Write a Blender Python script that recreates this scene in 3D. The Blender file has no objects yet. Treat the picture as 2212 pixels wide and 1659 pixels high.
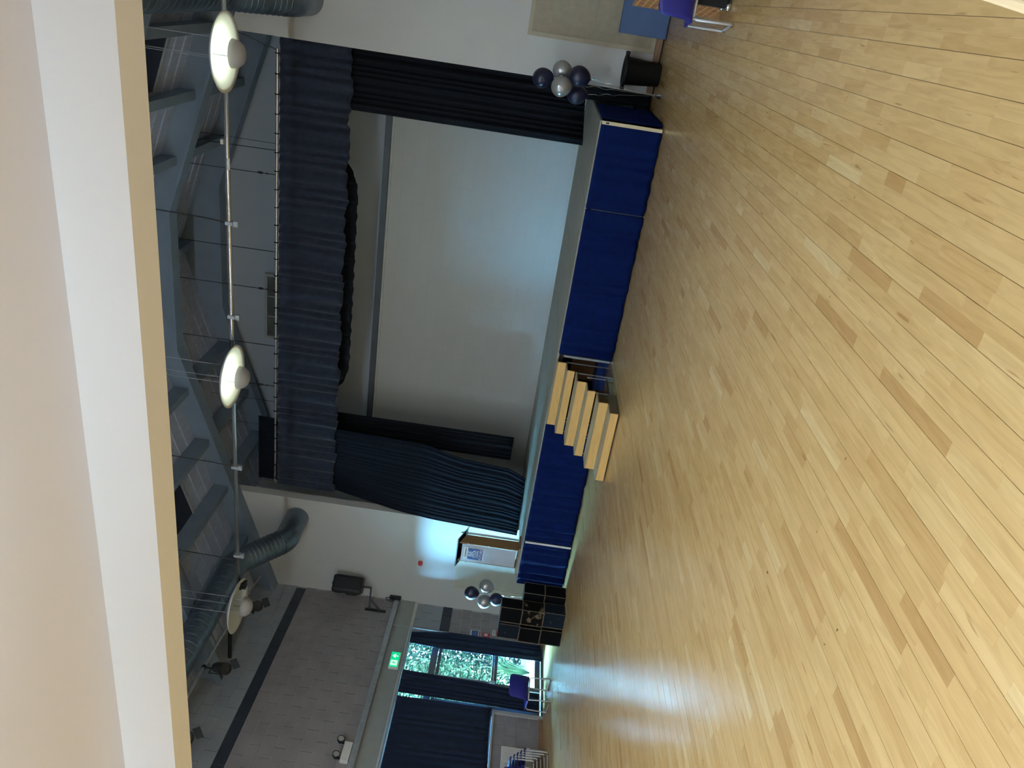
import bpy, math, random
from mathutils import Vector, Matrix
random.seed(7)
SC = bpy.context.scene
COL = SC.collection
R = math.radians

# ------------------------------------------------------------------ camera
FPX, YAW, PITCH, ROLL, CAMZ = 1685.0, R(26.5), R(1.1), R(8.42), 1.62
cF = Vector((-math.sin(YAW)*math.cos(PITCH), math.cos(YAW)*math.cos(PITCH), -math.sin(PITCH)))
_r0 = Vector((math.cos(YAW), math.sin(YAW), 0)); _u0 = _r0.cross(cF)
cR = _r0*math.cos(ROLL) + _u0*math.sin(ROLL)
cU = -_r0*math.sin(ROLL) + _u0*math.cos(ROLL)
camd = bpy.data.cameras.new('camera'); cam = bpy.data.objects.new('camera', camd); COL.objects.link(cam)
camd.sensor_width = 36.0; camd.lens = FPX/2212*36.0; camd.clip_start = 0.02; camd.clip_end = 200
mx = Matrix((( -cU.x, cR.x, -cF.x, 0), (-cU.y, cR.y, -cF.y, 0), (-cU.z, cR.z, -cF.z, CAMZ), (0, 0, 0, 1)))
cam.matrix_world = mx           # the phone was held sideways: the picture's left is up
SC.camera = cam
CAM = Vector((0, 0, CAMZ))

# ------------------------------------------------------------------ world and light
world = bpy.data.worlds.new('world'); SC.world = world; world.use_nodes = True
bg = world.node_tree.nodes['Background']
bg.inputs[0].default_value = (0.24, 0.65, 1.0, 1); bg.inputs[1].default_value = 230.0
sund = bpy.data.lights.new('sun', 'SUN'); sund.energy = 220.0; sund.angle = R(0.6); sund.color = (0.55, 0.90, 0.86)
sun = bpy.data.objects.new('sun', sund); COL.objects.link(sun); sun.rotation_euler = Vector((0.05, 0.80, 1.1)).to_track_quat('Z', 'Y').to_euler()
SC.view_settings.view_transform = 'Standard'; SC.view_settings.look = 'None'
SC.view_settings.exposure = 0.0; SC.view_settings.gamma = 1.0; SC.view_settings.use_curve_mapping = False
SC.cycles.use_denoising = True
SC.cycles.sample_clamp_indirect = 6.0
SC.cycles.max_bounces = 7; SC.cycles.diffuse_bounces = 4; SC.cycles.glossy_bounces = 3; SC.cycles.transmission_bounces = 2; SC.cycles.transparent_max_bounces = 8
SC.cycles.use_adaptive_sampling = True; SC.cycles.adaptive_threshold = 0.03; SC.cycles.use_light_tree = False
SC.cycles.caustics_reflective = False; SC.cycles.caustics_refractive = False
PANEL_E = 16.5           # added fill panels behind the camera
PEND_E = 24.0           # pendant bulbs
TUBE_E = 112.0           # added fill tubes hidden beyond the bulkhead

# ------------------------------------------------------------------ helpers
def new_mat(name):
    m = bpy.data.materials.new(name); m.use_nodes = True
    return m, m.node_tree, m.node_tree.nodes['Principled BSDF']

def mat(name, col, rough=0.6, metal=0.0, var=0.08, scale=6.0, bump=0.0, bscale=60.0, spec=0.5, stretch=(1, 1, 1), sheen=0.0):
    m, nt, b = new_mat(name)
    b.inputs['Roughness'].default_value = rough; b.inputs['Metallic'].default_value = metal
    b.inputs['Specular IOR Level'].default_value = spec
    if sheen: b.inputs['Sheen Weight'].default_value = sheen; b.inputs['Sheen Roughness'].default_value = 0.4
    geo = nt.nodes.new('ShaderNodeNewGeometry')
    mp = nt.nodes.new('ShaderNodeMapping'); mp.inputs['Scale'].default_value = stretch
    nt.links.new(geo.outputs['Position'], mp.inputs['Vector'])
    n = nt.nodes.new('ShaderNodeTexNoise'); n.inputs['Scale'].default_value = scale; n.inputs['Detail'].default_value = 5
    nt.links.new(mp.outputs[0], n.inputs['Vector'])
    cr = nt.nodes.new('ShaderNodeValToRGB')
    cr.color_ramp.elements[0].position = 0.3; cr.color_ramp.elements[1].position = 0.7
    cr.color_ramp.elements[0].color = tuple(max(0, c*(1-var)) for c in col) + (1,)
    cr.color_ramp.elements[1].color = tuple(min(1, c*(1+var)) for c in col) + (1,)
    nt.links.new(n.outputs['Fac'], cr.inputs['Fac']); nt.links.new(cr.outputs[0], b.inputs['Base Color'])
    if bump:
        n2 = nt.nodes.new('ShaderNodeTexNoise'); n2.inputs['Scale'].default_value = bscale; n2.inputs['Detail'].default_value = 3
        nt.links.new(mp.outputs[0], n2.inputs['Vector'])
        bp = nt.nodes.new('ShaderNodeBump'); bp.inputs['Strength'].default_value = bump; bp.inputs['Distance'].default_value = 0.01
        nt.links.new(n2.outputs['Fac'], bp.inputs['Height']); nt.links.new(bp.outputs[0], b.inputs['Normal'])
    return m

def emat(name, col, strength):
    m, nt, b = new_mat(name)
    b.inputs['Base Color'].default_value = (*col, 1)
    b.inputs['Emission Color'].default_value = (*col, 1); b.inputs['Emission Strength'].default_value = strength
    return m

def glass_mat(name, tint, ior=1.3):
    m = bpy.data.materials.new(name); m.use_nodes = True; nt = m.node_tree; nt.nodes.clear()
    o = nt.nodes.new('ShaderNodeOutputMaterial'); mixn = nt.nodes.new('ShaderNodeMixShader')
    t = nt.nodes.new('ShaderNodeBsdfTransparent'); t.inputs[0].default_value = (*tint, 1)
    g = nt.nodes.new('ShaderNodeBsdfGlossy'); g.inputs['Roughness'].default_value = 0.05
    fr = nt.nodes.new('ShaderNodeFresnel'); fr.inputs[0].default_value = ior
    nt.links.new(fr.outputs[0], mixn.inputs[0]); nt.links.new(t.outputs[0], mixn.inputs[1]); nt.links.new(g.outputs[0], mixn.inputs[2])
    nt.links.new(mixn.outputs[0], o.inputs[0])
    return m

class MB:
    def __init__(self): self.v = []; self.f = []
    def hexa(self, c):
        k = len(self.v); self.v += [tuple(p) for p in c]
        self.f += [(k, k+3, k+2, k+1), (k+4, k+5, k+6, k+7), (k, k+1, k+5, k+4), (k+1, k+2, k+6, k+5), (k+2, k+3, k+7, k+6), (k+3, k, k+4, k+7)]
        return self
    def box(self, x0, x1, y0, y1, z0, z1, fr=None):
        c = [(x0, y0, z0), (x1, y0, z0), (x1, y1, z0), (x0, y1, z0), (x0, y0, z1), (x1, y0, z1), (x1, y1, z1), (x0, y1, z1)]
        return self.hexa([fr(*p) for p in c] if fr else c)
    def bar(self, a, b, w, h, up=(0, 0, 1)):
        a = Vector(a); b = Vector(b); d = (b-a).normalized(); s = d.cross(Vector(up))
        if s.length < 1e-4: s = d.cross(Vector((1, 0, 0)))
        s.normalize(); u = s.cross(d).normalized(); s = s*w/2; u = u*h/2
        return self.hexa([a-s-u, a+s-u, b+s-u, b-s-u, a-s+u, a+s+u, b+s+u, b-s+u])
    def tube(self, pts, r, n=10, caps=True):
        pts = [Vector(p) for p in pts]; k0 = len(self.v); prev = None
        for i, p in enumerate(pts):
            d = (pts[min(i+1, len(pts)-1)] - pts[max(i-1, 0)]).normalized()
            if prev is None:
                s = d.cross(Vector((0, 0, 1)))
                if s.length < 1e-3: s = d.cross(Vector((1, 0, 0)))
            else: s = prev - d*prev.dot(d)
            s.normalize(); prev = s; u = d.cross(s)
            rr = r[i] if isinstance(r, (list, tuple)) else r
            for j in range(n):
                a = 2*math.pi*j/n; self.v.append(tuple(p + s*math.cos(a)*rr + u*math.sin(a)*rr))
        for i in range(len(pts)-1):
            for j in range(n):
                a = k0+i*n+j; b = k0+i*n+(j+1) % n; self.f.append((a, b, b+n, a+n))
        if caps:
            self.f.append(tuple(k0+j for j in reversed(range(n)))); e = k0+(len(pts)-1)*n; self.f.append(tuple(e+j for j in range(n)))
        return self
    def lathe(self, prof, c=(0, 0, 0), n=32, axis=None):
        k0 = len(self.v); c = Vector(c)
        q = Vector((0, 0, 1)).rotation_difference(Vector(axis).normalized()) if axis is not None else None
        for (r, z) in prof:
            for j in range(n):
                a = 2*math.pi*j/n; p = Vector((r*math.cos(a), r*math.sin(a), z))
                if q: p = q @ p
                self.v.append(tuple(c+p))
        for i in range(len(prof)-1):
            for j in range(n):
                a = k0+i*n+j; b = k0+i*n+(j+1) % n; self.f.append((a, b, b+n, a+n))
        return self
    def grid(self, fn, nu, nv):
        k0 = len(self.v)
        for i in range(nu+1):
            for j in range(nv+1): self.v.append(tuple(fn(i/nu, j/nv)))
        for i in range(nu):
            for j in range(nv):
                a = k0+i*(nv+1)+j; self.f.append((a, a+nv+1, a+nv+2, a+1))
        return self
    def prism(self, pts, fr, d0, d1):      # polygon pts (a,b) extruded along the third frame axis
        k = len(self.v); n = len(pts)
        self.v += [tuple(fr(a, b, d0)) for a, b in pts] + [tuple(fr(a, b, d1)) for a, b in pts]
        self.f.append(tuple(k+i for i in reversed(range(n)))); self.f.append(tuple(k+n+i for i in range(n)))
        for i in range(n): j = (i+1) % n; self.f.append((k+i, k+j, k+n+j, k+n+i))
        return self
    def mesh(self, name, m, smooth=False):
        me = bpy.data.meshes.new(name); me.from_pydata(self.v, [], self.f); me.update()
        if m: me.materials.append(m)
        if smooth:
            for p in me.polygons: p.use_smooth = True
        return me
    def build(self, name, m, parent=None, smooth=False, local=False, bevel=0, solid=0, sub=0):
        me = self.mesh(name, m, smooth); o = bpy.data.objects.new(name, me); COL.objects.link(o)
        if parent:
            o.parent = parent
            if not local: o.matrix_parent_inverse = root_inv(parent)
        if solid:
            s = o.modifiers.new('s', 'SOLIDIFY'); s.thickness = solid; s.offset = 0
        if bevel:
            b = o.modifiers.new('b', 'BEVEL'); b.width = bevel; b.segments = 2; b.limit_method = 'ANGLE'
        if sub:
            s = o.modifiers.new('u', 'SUBSURF'); s.levels = sub; s.render_levels = sub
        return o

_M = {}
def root_inv(p):
    m = Matrix.Identity(4); q = p
    chain = []
    while q: chain.append(q); q = q.parent
    for q in reversed(chain):
        loc = Matrix.Translation(q.location) @ q.rotation_euler.to_matrix().to_4x4()
        m = m @ (q.matrix_parent_inverse @ loc if q.parent else loc)
    return m.inverted()
def tag(o, label=None, cat=None, group=None, kind=None):
    if label: o['label'] = label
    if cat: o['category'] = cat
    if group: o['group'] = group
    if kind: o['kind'] = kind
    return o
def thing(name, label, cat, loc=(0, 0, 0), rz=0, group=None):
    o = bpy.data.objects.new(name, None); COL.objects.link(o); o.location = loc; o.rotation_euler = (0, 0, rz); o.empty_display_size = 0.1
    return tag(o, label, cat, group)
def struct(name, mb, m, label, **k):
    return tag(mb.build(name, m, **k), label, None, None, 'structure')
def copy_tree(o, parent=None):
    c = o.copy(); COL.objects.link(c); c.parent = parent
    if parent: c.matrix_parent_inverse = o.matrix_parent_inverse.copy()
    for ch in list(o.children): copy_tree(ch, c)
    return c
def text(body, size, fr, m, parent, name='lettering', depth=0.001, align='CENTER'):
    cu = bpy.data.curves.new(name, 'FONT'); cu.body = body; cu.size = size; cu.align_x = align; cu.align_y = 'CENTER'; cu.extrude = depth; cu.offset = size*0.012
    tmp = bpy.data.objects.new(name, cu); COL.objects.link(tmp); bpy.context.view_layer.update()
    me = bpy.data.meshes.new_from_object(tmp.evaluated_get(bpy.context.evaluated_depsgraph_get())); bpy.data.objects.remove(tmp)
    me.materials.clear(); me.materials.append(m); o = bpy.data.objects.new(name, me); COL.objects.link(o)
    o.parent = parent; o.matrix_parent_inverse = root_inv(parent); o.matrix_basis = fr
    return o

# ------------------------------------------------------------------ materials
WHITE = mat('white_paint', (0.78, 0.78, 0.77), 0.75, var=0.02, scale=1.5, bump=0.05, bscale=120)
WALLW = mat('stage_wall_paint', (0.70, 0.70, 0.69), 0.7, var=0.03, scale=1.2, bump=0.08, bscale=70)
BEIGEC = mat('bulkhead_paint', (0.79, 0.79, 0.81), 0.7, var=0.015, scale=1.0, bump=0.03)
MORTAR = mat('mortar', (0.40, 0.39, 0.37), 0.9, bump=0.2)
BLOCK = mat('block_brown', (0.30, 0.275, 0.28), 0.75, var=0.12, scale=3, bump=0.25, bscale=90)
BLOCKG = mat('block_grey', (0.32, 0.35, 0.385), 0.75, var=0.08, scale=3, bump=0.2, bscale=90)
TILEB = mat('tile_black', (0.028, 0.035, 0.05), 0.55, var=0.15, scale=8, bump=0.1)
LINTEL = mat('lintel_panel', (0.34, 0.36, 0.335), 0.6, var=0.05)
STEEL = mat('galv_steel', (0.42, 0.46, 0.49), 0.45, metal=0.4, var=0.15, scale=14)
CHROME = mat('chrome', (0.72, 0.72, 0.70), 0.25, metal=0.9, var=0.05)
DUCT = mat('spiral_duct', (0.17, 0.215, 0.26), 0.33, metal=0.75, var=0.2, scale=7, stretch=(1, 6, 1))
ROOFD = mat('roof_deck', (0.46, 0.52, 0.66), 0.7, var=0.1, scale=4, stretch=(6, 1, 1))
ROOFB = mat('roof_beam', (0.22, 0.285, 0.36), 0.6, var=0.06, scale=3)
ROOFP = mat('roof_purlin', (0.22, 0.285, 0.36), 0.6, var=0.06, scale=3)
RLBLIND = mat('rooflight_blind', (0.012, 0.016, 0.035), 0.6)
DRAPE = mat('drape_dark_navy', (0.006, 0.009, 0.015), 0.9, var=0.2, scale=12, spec=0.1)
NAVYC = mat('navy_curtain', (0.024, 0.031, 0.050), 0.9, var=0.2, scale=12, bump=0.1, bscale=250, spec=0.15, sheen=0.3)
BLACKC = mat('black_curtain', (0.009, 0.011, 0.015), 0.95, var=0.15, scale=12, spec=0.1)
WINC = mat('window_curtain', (0.010, 0.017, 0.038), 0.85, var=0.15, scale=9, spec=0.2, sheen=0.05)
SKIRT = mat('skirt_navy', (0.002, 0.009, 0.064), 0.85, var=0.15, scale=9, bump=0.1, bscale=300, spec=0.08)
DECK = mat('stage_deck', (0.30, 0.30, 0.25), 0.45, var=0.1, scale=5)
DARK = mat('dark_metal', (0.018, 0.02, 0.022), 0.5, metal=0.2)
BLACKP = mat('black_plastic', (0.009, 0.010, 0.011), 0.5, spec=0.25)
MAPLE = mat('maple_ply', (0.76, 0.48, 0.165), 0.5, var=0.09, scale=5, stretch=(1, 6, 8), bump=0.03)
MAPLE_SHADED = mat('maple_shaded_tread', (0.33, 0.26, 0.155), 0.55, var=0.06, scale=5)  # darker copy of the maple: ambient shading of the treads put into the colour
OAK = mat('oak_side', (0.28, 0.155, 0.06), 0.5, var=0.15, scale=4, stretch=(8, 8, 1))
SKIRTING = mat('skirting_wood', (0.30, 0.17, 0.09), 0.5, var=0.15, scale=4, stretch=(1, 8, 8))
WHITEP = mat('white_plastic', (0.78, 0.77, 0.74), 0.4, var=0.03)
BOARDF = mat('board_felt', (0.42, 0.37, 0.28), 0.9, var=0.06, scale=14, bump=0.1, bscale=300)
BOARDE = mat('board_frame', (0.50, 0.44, 0.33), 0.6, var=0.05)
BLUEMAT = mat('blue_vinyl', (0.035, 0.09, 0.235), 0.5, var=0.06)
BLUECH = mat('blue_poly', (0.014, 0.015, 0.19), 0.42, var=0.04)
LEGGREY = mat('grey_tube', (0.62, 0.60, 0.60), 0.35, metal=0.3)
NAVYBAL = mat('balloon_navy', (0.009, 0.011, 0.035), 0.38, var=0.03)
SILVBAL = mat('balloon_silver', (0.46, 0.47, 0.47), 0.24, metal=0.6, var=0.03)
RED = mat('red_gloss', (0.45, 0.02, 0.02), 0.35)
FOIL = mat('foil_silver', (0.8, 0.8, 0.78), 0.15, metal=1.0)
RIBBON = mat('ribbon_silver', (0.65, 0.65, 0.63), 0.25, metal=0.8)
ALU = mat('door_aluminium', (0.16, 0.16, 0.165), 0.4, metal=0.5)
PVCW = mat('white_frame', (0.62, 0.62, 0.58), 0.5)
GLASS = glass_mat('window_glass', (0.93, 0.97, 0.96))
ACRYL = glass_mat('acrylic', (0.93, 0.97, 0.98), 1.06)
FROST = mat('frosted_panel', (0.56, 0.60, 0.64), 0.35, var=0.03)
PRINTB = mat('print_blue', (0.05, 0.12, 0.34), 0.5, var=0.1)
PRINTW = mat('print_white', (0.8, 0.82, 0.82), 0.5, var=0.01)
PRINTK = mat('print_black', (0.02, 0.02, 0.025), 0.5)
GREENE = emat('exit_green', (0.0, 0.62, 0.27), 0.9)
WHITEE = emat('exit_white', (0.75, 0.95, 0.85), 0.9)
CONC = mat('concrete_path', (0.60, 0.59, 0.57), 0.9, bump=0.2)
LAWN = mat('lawn', (0.012, 0.016, 0.006), 0.95, var=0.3, scale=12)
LEAFA = mat('leaf_light', (0.016, 0.029, 0.0135), 0.6, var=0.6, scale=3.5, spec=0.04)
LEAFB = mat('leaf_dark', (0.005, 0.011, 0.0055), 0.6, var=0.6, scale=3.5, spec=0.04)
STEM = mat('stem', (0.12, 0.08, 0.05), 0.9)
LAMPB = mat('lamp_bowl_shaded', (0.36, 0.345, 0.325), 0.35, var=0.01)  # greyer than the dish: the dim underside is put into the colour
LAMPW = mat('lamp_enamel', (0.82, 0.82, 0.78), 0.35, var=0.01)
BULB = emat('pendant_bulb', (0.86, 1.0, 0.80), PEND_E)
TUBE = emat('fill_tube_glow', (0.82, 0.93, 1.0), TUBE_E)
PANEL = emat('fill_panel_glow', (0.73, 0.90, 1.0), PANEL_E)
WOODTOP = mat('table_wood', (0.45, 0.24, 0.12), 0.4, var=0.3, scale=5, stretch=(12, 1.5, 1))
WOODEDGE = mat('table_edge', (0.80, 0.60, 0.36), 0.4, var=0.05)

def worn_mat(name, base, wear):
    m, nt, b = new_mat(name); b.inputs['Roughness'].default_value = 0.6; b.inputs['Specular IOR Level'].default_value = 0.05
    geo = nt.nodes.new('ShaderNodeTexCoord'); n = nt.nodes.new('ShaderNodeTexNoise'); n.inputs['Scale'].default_value = 9; n.inputs['Detail'].default_value = 8
    nt.links.new(geo.outputs['Object'], n.inputs['Vector'])
    cr = nt.nodes.new('ShaderNodeValToRGB'); e = cr.color_ramp.elements
    e[0].position = wear; e[0].color = (*base, 1); e[1].position = wear+0.09; e[1].color = (0.14, 0.11, 0.07, 1)
    nt.links.new(n.outputs['Fac'], cr.inputs['Fac']); nt.links.new(cr.outputs[0], b.inputs['Base Color'])
    return m
BOXK = worn_mat('box_black', (0.004, 0.0042, 0.005), 0.74)
BOXW = worn_mat('box_black_worn', (0.006, 0.0055, 0.005), 0.55)
BOXLIT = worn_mat('box_black_door_lit', (0.010, 0.015, 0.023), 0.66)  # black paint with the blue daylight from the door mixed into the colour
BOXEDGE = mat('box_edge', (0.15, 0.115, 0.075), 0.8, var=0.5, scale=30)

def floor_mat():
    m, nt, b = new_mat('sports_floor'); L = nt.links.new
    at = nt.nodes.new('ShaderNodeAttribute'); at.attribute_name = 'tone'
    geo = nt.nodes.new('ShaderNodeNewGeometry')
    cr = nt.nodes.new('ShaderNodeValToRGB'); e = cr.color_ramp.elements
    e[0].position = 0.0; e[0].color = (0.42, 0.245, 0.095, 1); e[1].position = 1.0; e[1].color = (0.60, 0.43, 0.215, 1)
    for p, c in ((0.12, (0.485, 0.30, 0.122)), (0.5, (0.53, 0.342, 0.146)), (0.85, (0.565, 0.38, 0.172))):
        x = cr.color_ramp.elements.new(p); x.color = (*c, 1)
    L(at.outputs['Fac'], cr.inputs['Fac'])
    off = nt.nodes.new('ShaderNodeVectorMath'); off.operation = 'MULTIPLY_ADD'
    cmb = nt.nodes.new('ShaderNodeCombineXYZ')
    L(at.outputs['Fac'], cmb.inputs[0]); L(at.outputs['Fac'], cmb.inputs[1]); L(at.outputs['Fac'], cmb.inputs[2])
    L(cmb.outputs[0], off.inputs[0]); off.inputs[1].default_value = (57, 83, 31); L(geo.outputs['Position'], off.inputs[2])
    mp = nt.nodes.new('ShaderNodeMapping'); mp.inputs['Scale'].default_value = (26, 2.6, 1); L(off.outputs[0], mp.inputs[0])
    n = nt.nodes.new('ShaderNodeTexNoise'); n.inputs['Scale'].default_value = 1.0; n.inputs['Detail'].default_value = 6; n.inputs['Distortion'].default_value = 1.2
    L(mp.outputs[0], n.inputs['Vector'])
    gr = nt.nodes.new('ShaderNodeValToRGB'); gr.color_ramp.elements[0].position = 0.3; gr.color_ramp.elements[1].position = 0.62
    gr.color_ramp.elements[0].color = (0.80, 0.76, 0.70, 1); gr.color_ramp.elements[1].color = (1.0, 1.0, 1.0, 1)
    L(n.outputs['Fac'], gr.inputs[0])
    mul = nt.nodes.new('ShaderNodeMix'); mul.data_type = 'RGBA'; mul.blend_type = 'MULTIPLY'; mul.inputs['Factor'].default_value = 0.75
    L(cr.outputs[0], mul.inputs[6]); L(gr.outputs[0], mul.inputs[7])
    # dark mineral streaks
    mp2 = nt.nodes.new('ShaderNodeMapping'); mp2.inputs['Scale'].default_value = (34, 3.2, 1); L(off.outputs[0], mp2.inputs[0])
    n2 = nt.nodes.new('ShaderNodeTexNoise'); n2.inputs['Scale'].default_value = 1.0; n2.inputs['Detail'].default_value = 2; L(mp2.outputs[0], n2.inputs['Vector'])
    s2 = nt.nodes.new('ShaderNodeValToRGB'); s2.color_ramp.elements[0].position = 0.24; s2.color_ramp.elements[1].position = 0.30
    s2.color_ramp.elements[0].color = (0.40, 0.27, 0.17, 1); s2.color_ramp.elements[1].color = (1, 1, 1, 1); L(n2.outputs['Fac'], s2.inputs[0])
    mul2 = nt.nodes.new('ShaderNodeMix'); mul2.data_type = 'RGBA'; mul2.blend_type = 'MULTIPLY'; mul2.inputs['Factor'].default_value = 0.55
    L(mul.outputs[2], mul2.inputs[6]); L(s2.outputs[0], mul2.inputs[7])
    # scuffs: sparse small dark specks
    v = nt.nodes.new('ShaderNodeTexNoise'); v.inputs['Scale'].default_value = 17; v.inputs['Detail'].default_value = 1; L(geo.outputs['Position'], v.inputs['Vector'])
    s3 = nt.nodes.new('ShaderNodeValToRGB'); s3.color_ramp.elements[0].position = 0.795; s3.color_ramp.elements[1].position = 0.83
    s3.color_ramp.elements[0].color = (1, 1, 1, 1); s3.color_ramp.elements[1].color = (0.16, 0.12, 0.10, 1); L(v.outputs['Fac'], s3.inputs[0])
    mul3 = nt.nodes.new('ShaderNodeMix'); mul3.data_type = 'RGBA'; mul3.blend_type = 'MULTIPLY'; mul3.inputs['Factor'].default_value = 0.9
    L(mul2.outputs[2], mul3.inputs[6]); L(s3.outputs[0], mul3.inputs[7])
    L(mul3.outputs[2], b.inputs['Base Color'])
    rr = nt.nodes.new('ShaderNodeMapRange'); rr.inputs[3].default_value = 0.17; rr.inputs[4].default_value = 0.30; L(n.outputs['Fac'], rr.inputs[0]); L(rr.outputs[0], b.inputs['Roughness'])
    bp = nt.nodes.new('ShaderNodeBump'); bp.inputs['Strength'].default_value = 0.06; bp.inputs['Distance'].default_value = 0.004
    L(n.outputs['Fac'], bp.inputs['Height']); L(bp.outputs[0], b.inputs['Normal'])
    return m
FLOOR = floor_mat()
SLAB = mat('floor_gap', (0.10, 0.055, 0.025), 0.8)

def brick_print():
    m, nt, b = new_mat('brick_print'); L = nt.links.new; b.inputs['Roughness'].default_value = 0.5
    tc = nt.nodes.new('ShaderNodeTexCoord'); sp = nt.nodes.new('ShaderNodeSeparateXYZ'); cb = nt.nodes.new('ShaderNodeCombineXYZ')
    L(tc.outputs['Object'], sp.inputs[0]); L(sp.outputs[1], cb.inputs[0]); L(sp.outputs[2], cb.inputs[1])
    br = nt.nodes.new('ShaderNodeTexBrick'); L(cb.outputs[0], br.inputs['Vector'])
    br.inputs['Color1'].default_value = (0.33, 0.055, 0.02, 1); br.inputs['Color2'].default_value = (0.42, 0.13, 0.02, 1); br.inputs['Mortar'].default_value = (0.62, 0.40, 0.12, 1)
    br.inputs['Scale'].default_value = 1.0; br.inputs['Brick Width'].default_value = 0.21; br.inputs['Row Height'].default_value = 0.07; br.inputs['Mortar Size'].default_value = 0.008
    L(br.outputs['Color'], b.inputs['Base Color'])
    return m
BRICKP = brick_print()

# ------------------------------------------------------------------ measured layout
WY = 12.05                      # stage wall face
A5 = R(5.0)
P0 = Vector((-11.22, WY, 0)); LD = Vector((math.sin(A5), -math.cos(A5), 0)); LN = Vector((math.cos(A5), math.sin(A5), 0))
def lw(s, off, z): return P0 + LD*s + LN*off + Vector((0, 0, z))          # left wall frame: along, into the room, up
RC = -5.0                       # roof ridge
def zbm(x): return min(7.05, 6.15 + 0.33*(3.9-abs(x-RC)))                  # underside of the roof beams
def zdk(x): return 6.57 + 0.33*(3.9-abs(x-RC))                             # underside of the roof deck
XR = 1.35                       # right wall
BY0, BY1, BZ, CZ = 2.305, 2.465, 2.80, 3.03                               # bulkhead, low ceiling
YB = -5.6                       # rear wall
XL = -10.9

# ------------------------------------------------------------------ floor
floor = struct('floor', MB().box(-12.2, XR+0.2, YB-0.2, 14.6, -0.12, -0.006), SLAB, 'pale two-strip maple sports floor of the hall')
PW = 0.0645
def visible_px(x, y):
    q = Vector((x, y, 0)) - CAM; d = q.dot(cF)
    if d < 0.5: return None
    u = 829.5 + FPX*q.dot(cR)/d; v = 1106 - FPX*q.dot(cU)/d
    return (v, 1659-u, d) if (-40 < v < 2250 and -40 < 1659-u < 1700) else None
staves = []
nx0 = int(math.floor((-11.6-0.161)/PW)); nx1 = int(math.ceil((XR-0.161)/PW))
for i in range(nx0, nx1):
    xa = 0.161 + i*PW; xb = xa+PW
    if xb > XR: continue
    g0 = 0.0010 if i % 2 == 0 else 0.00012; g1 = 0.00012 if i % 2 == 0 else 0.0010
    y = YB + random.uniform(0, 0.3); ymax = 12.05
    while y < ymax:
        ln = random.choice((0.2, 0.3, 0.36, 0.42, 0.48, 0.55, 0.62, 0.7))*random.uniform(0.9, 1.1)
        y2 = min(y+ln, ymax)
        if y2-y > 0.02:
            wallx = P0.x + LD.x*((WY-(y+y2)/2)/math.cos(A5))
            if xa > wallx - 0.05:
                t = random.random(); t = min(1, max(0, random.gauss(0.5, 0.18))) if t > 0.06 else random.choice((0.02, 0.08, 0.95))
                staves.append((xa+g0, xb-g1, y+0.00012, y2-0.00012, t))
        y = y2
def stave_mesh(lst, name):
    v = []; f = []; tone = []
    for (a, b, c, d, t) in lst:
        k = len(v); dz = 0.0
        v += [(a, c, -0.006), (b, c, -0.006), (b, d, -0.006), (a, d, -0.006), (a, c, dz), (b, c, dz), (b, d, dz), (a, d, dz)]
        f += [(k+4, k+5, k+6, k+7), (k, k+1, k+5, k+4), (k+1, k+2, k+6, k+5), (k+2, k+3, k+7, k+6), (k+3, k, k+4, k+7)]; tone += [t]*5
    me = bpy.data.meshes.new(name); me.from_pydata(v, [], f); me.update()
    a = me.attributes.new('tone', 'FLOAT', 'FACE'); a.data.foreach_set('value', tone)
    me.materials.append(FLOOR); return me
scored = []
for s in staves:
    p = visible_px((s[0]+s[1])/2, (s[2]+s[3])/2)
    scored.append(((s[3]-s[2])/(p[2]**3) if p else 0, s))
scored.sort(key=lambda t: -t[0])
for _, s in scored[:300]:
    cx, cy = s[0], s[2]
    me = stave_mesh([s], 'plank'); o = bpy.data.objects.new('plank', me); COL.objects.link(o); o.parent = floor
o = bpy.data.objects.new('floor_planking', stave_mesh([s for _, s in scored[300:]], 'floor_planking')); COL.objects.link(o); o.parent = floor; o['kind'] = 'stuff'

# ------------------------------------------------------------------ room shell
# left wall with the glazed door and the window opening
DS0, DS1, DHZ = 0.84, 2.56, 2.58
WS0, WS1, WCZ = 2.64, 9.3, 0.88
w = MB(); T = -0.15
for (s0, s1, z0, z1) in ((-0.4, DS0, 0, 2.62), (DS1, WS0, 0, 2.58), (WS0, WS1, 0, WCZ), (WS1, 18.2, 0, 2.62), (-0.4, 18.2, 2.6, 7.0)):
    w.box(s0, s1, T, 0, z0-0.1 if z0 == 0 else z0, z1, lw)
wall_left = struct('wall_left', w, MORTAR, 'blockwork side wall with a glazed door and curtained window')
BH, BL, BZ0 = 0.198, 0.433, 0.05
me_blk = {}
def block(s0, s1, z0, z1, m, name='block'):
    key = m.name
    if key not in me_blk: me_blk[key] = MB().box(0, 1, -0.01, 0.009, 0, 1).mesh('block', m)
    o = bpy.data.objects.new(name, me_blk[key]); COL.objects.link(o); o.parent = wall_left
    p = lw(s0, 0, z0)
    o.matrix_basis = Matrix(((LD.x*(s1-s0), LN.x, 0, p.x), (LD.y*(s1-s0), LN.y, 0, p.y), (0, 0, z1-z0, p.z), (0, 0, 0, 1)))
def course(k, s0, s1, m, name='block', zmax=None):
    za = BZ0+k*BH; zb_ = za+BH
    if zmax: zb_ = min(zb_, zmax)
    st = (0.48 if k % 2 == 0 else 0.265)
    n0 = -2; js = [st+BL*j for j in range(-3, 45)]
    for a in js:
        b = a+BL; a2 = max(a, s0); b2 = min(b, s1)
        if b2-a2 > 0.05: block(a2+0.005, b2-0.005, za+0.005, zb_-0.005, m, name)
for k in range(0, 13):
    course(k, 0.0, DS0-0.03, TILEB if k == 9 else (BLOCKG if k > 9 else BLOCK), 'tile' if k == 9 else 'block')
for k in range(0, 4): course(k, WS0, 5.0, BLOCK)
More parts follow.
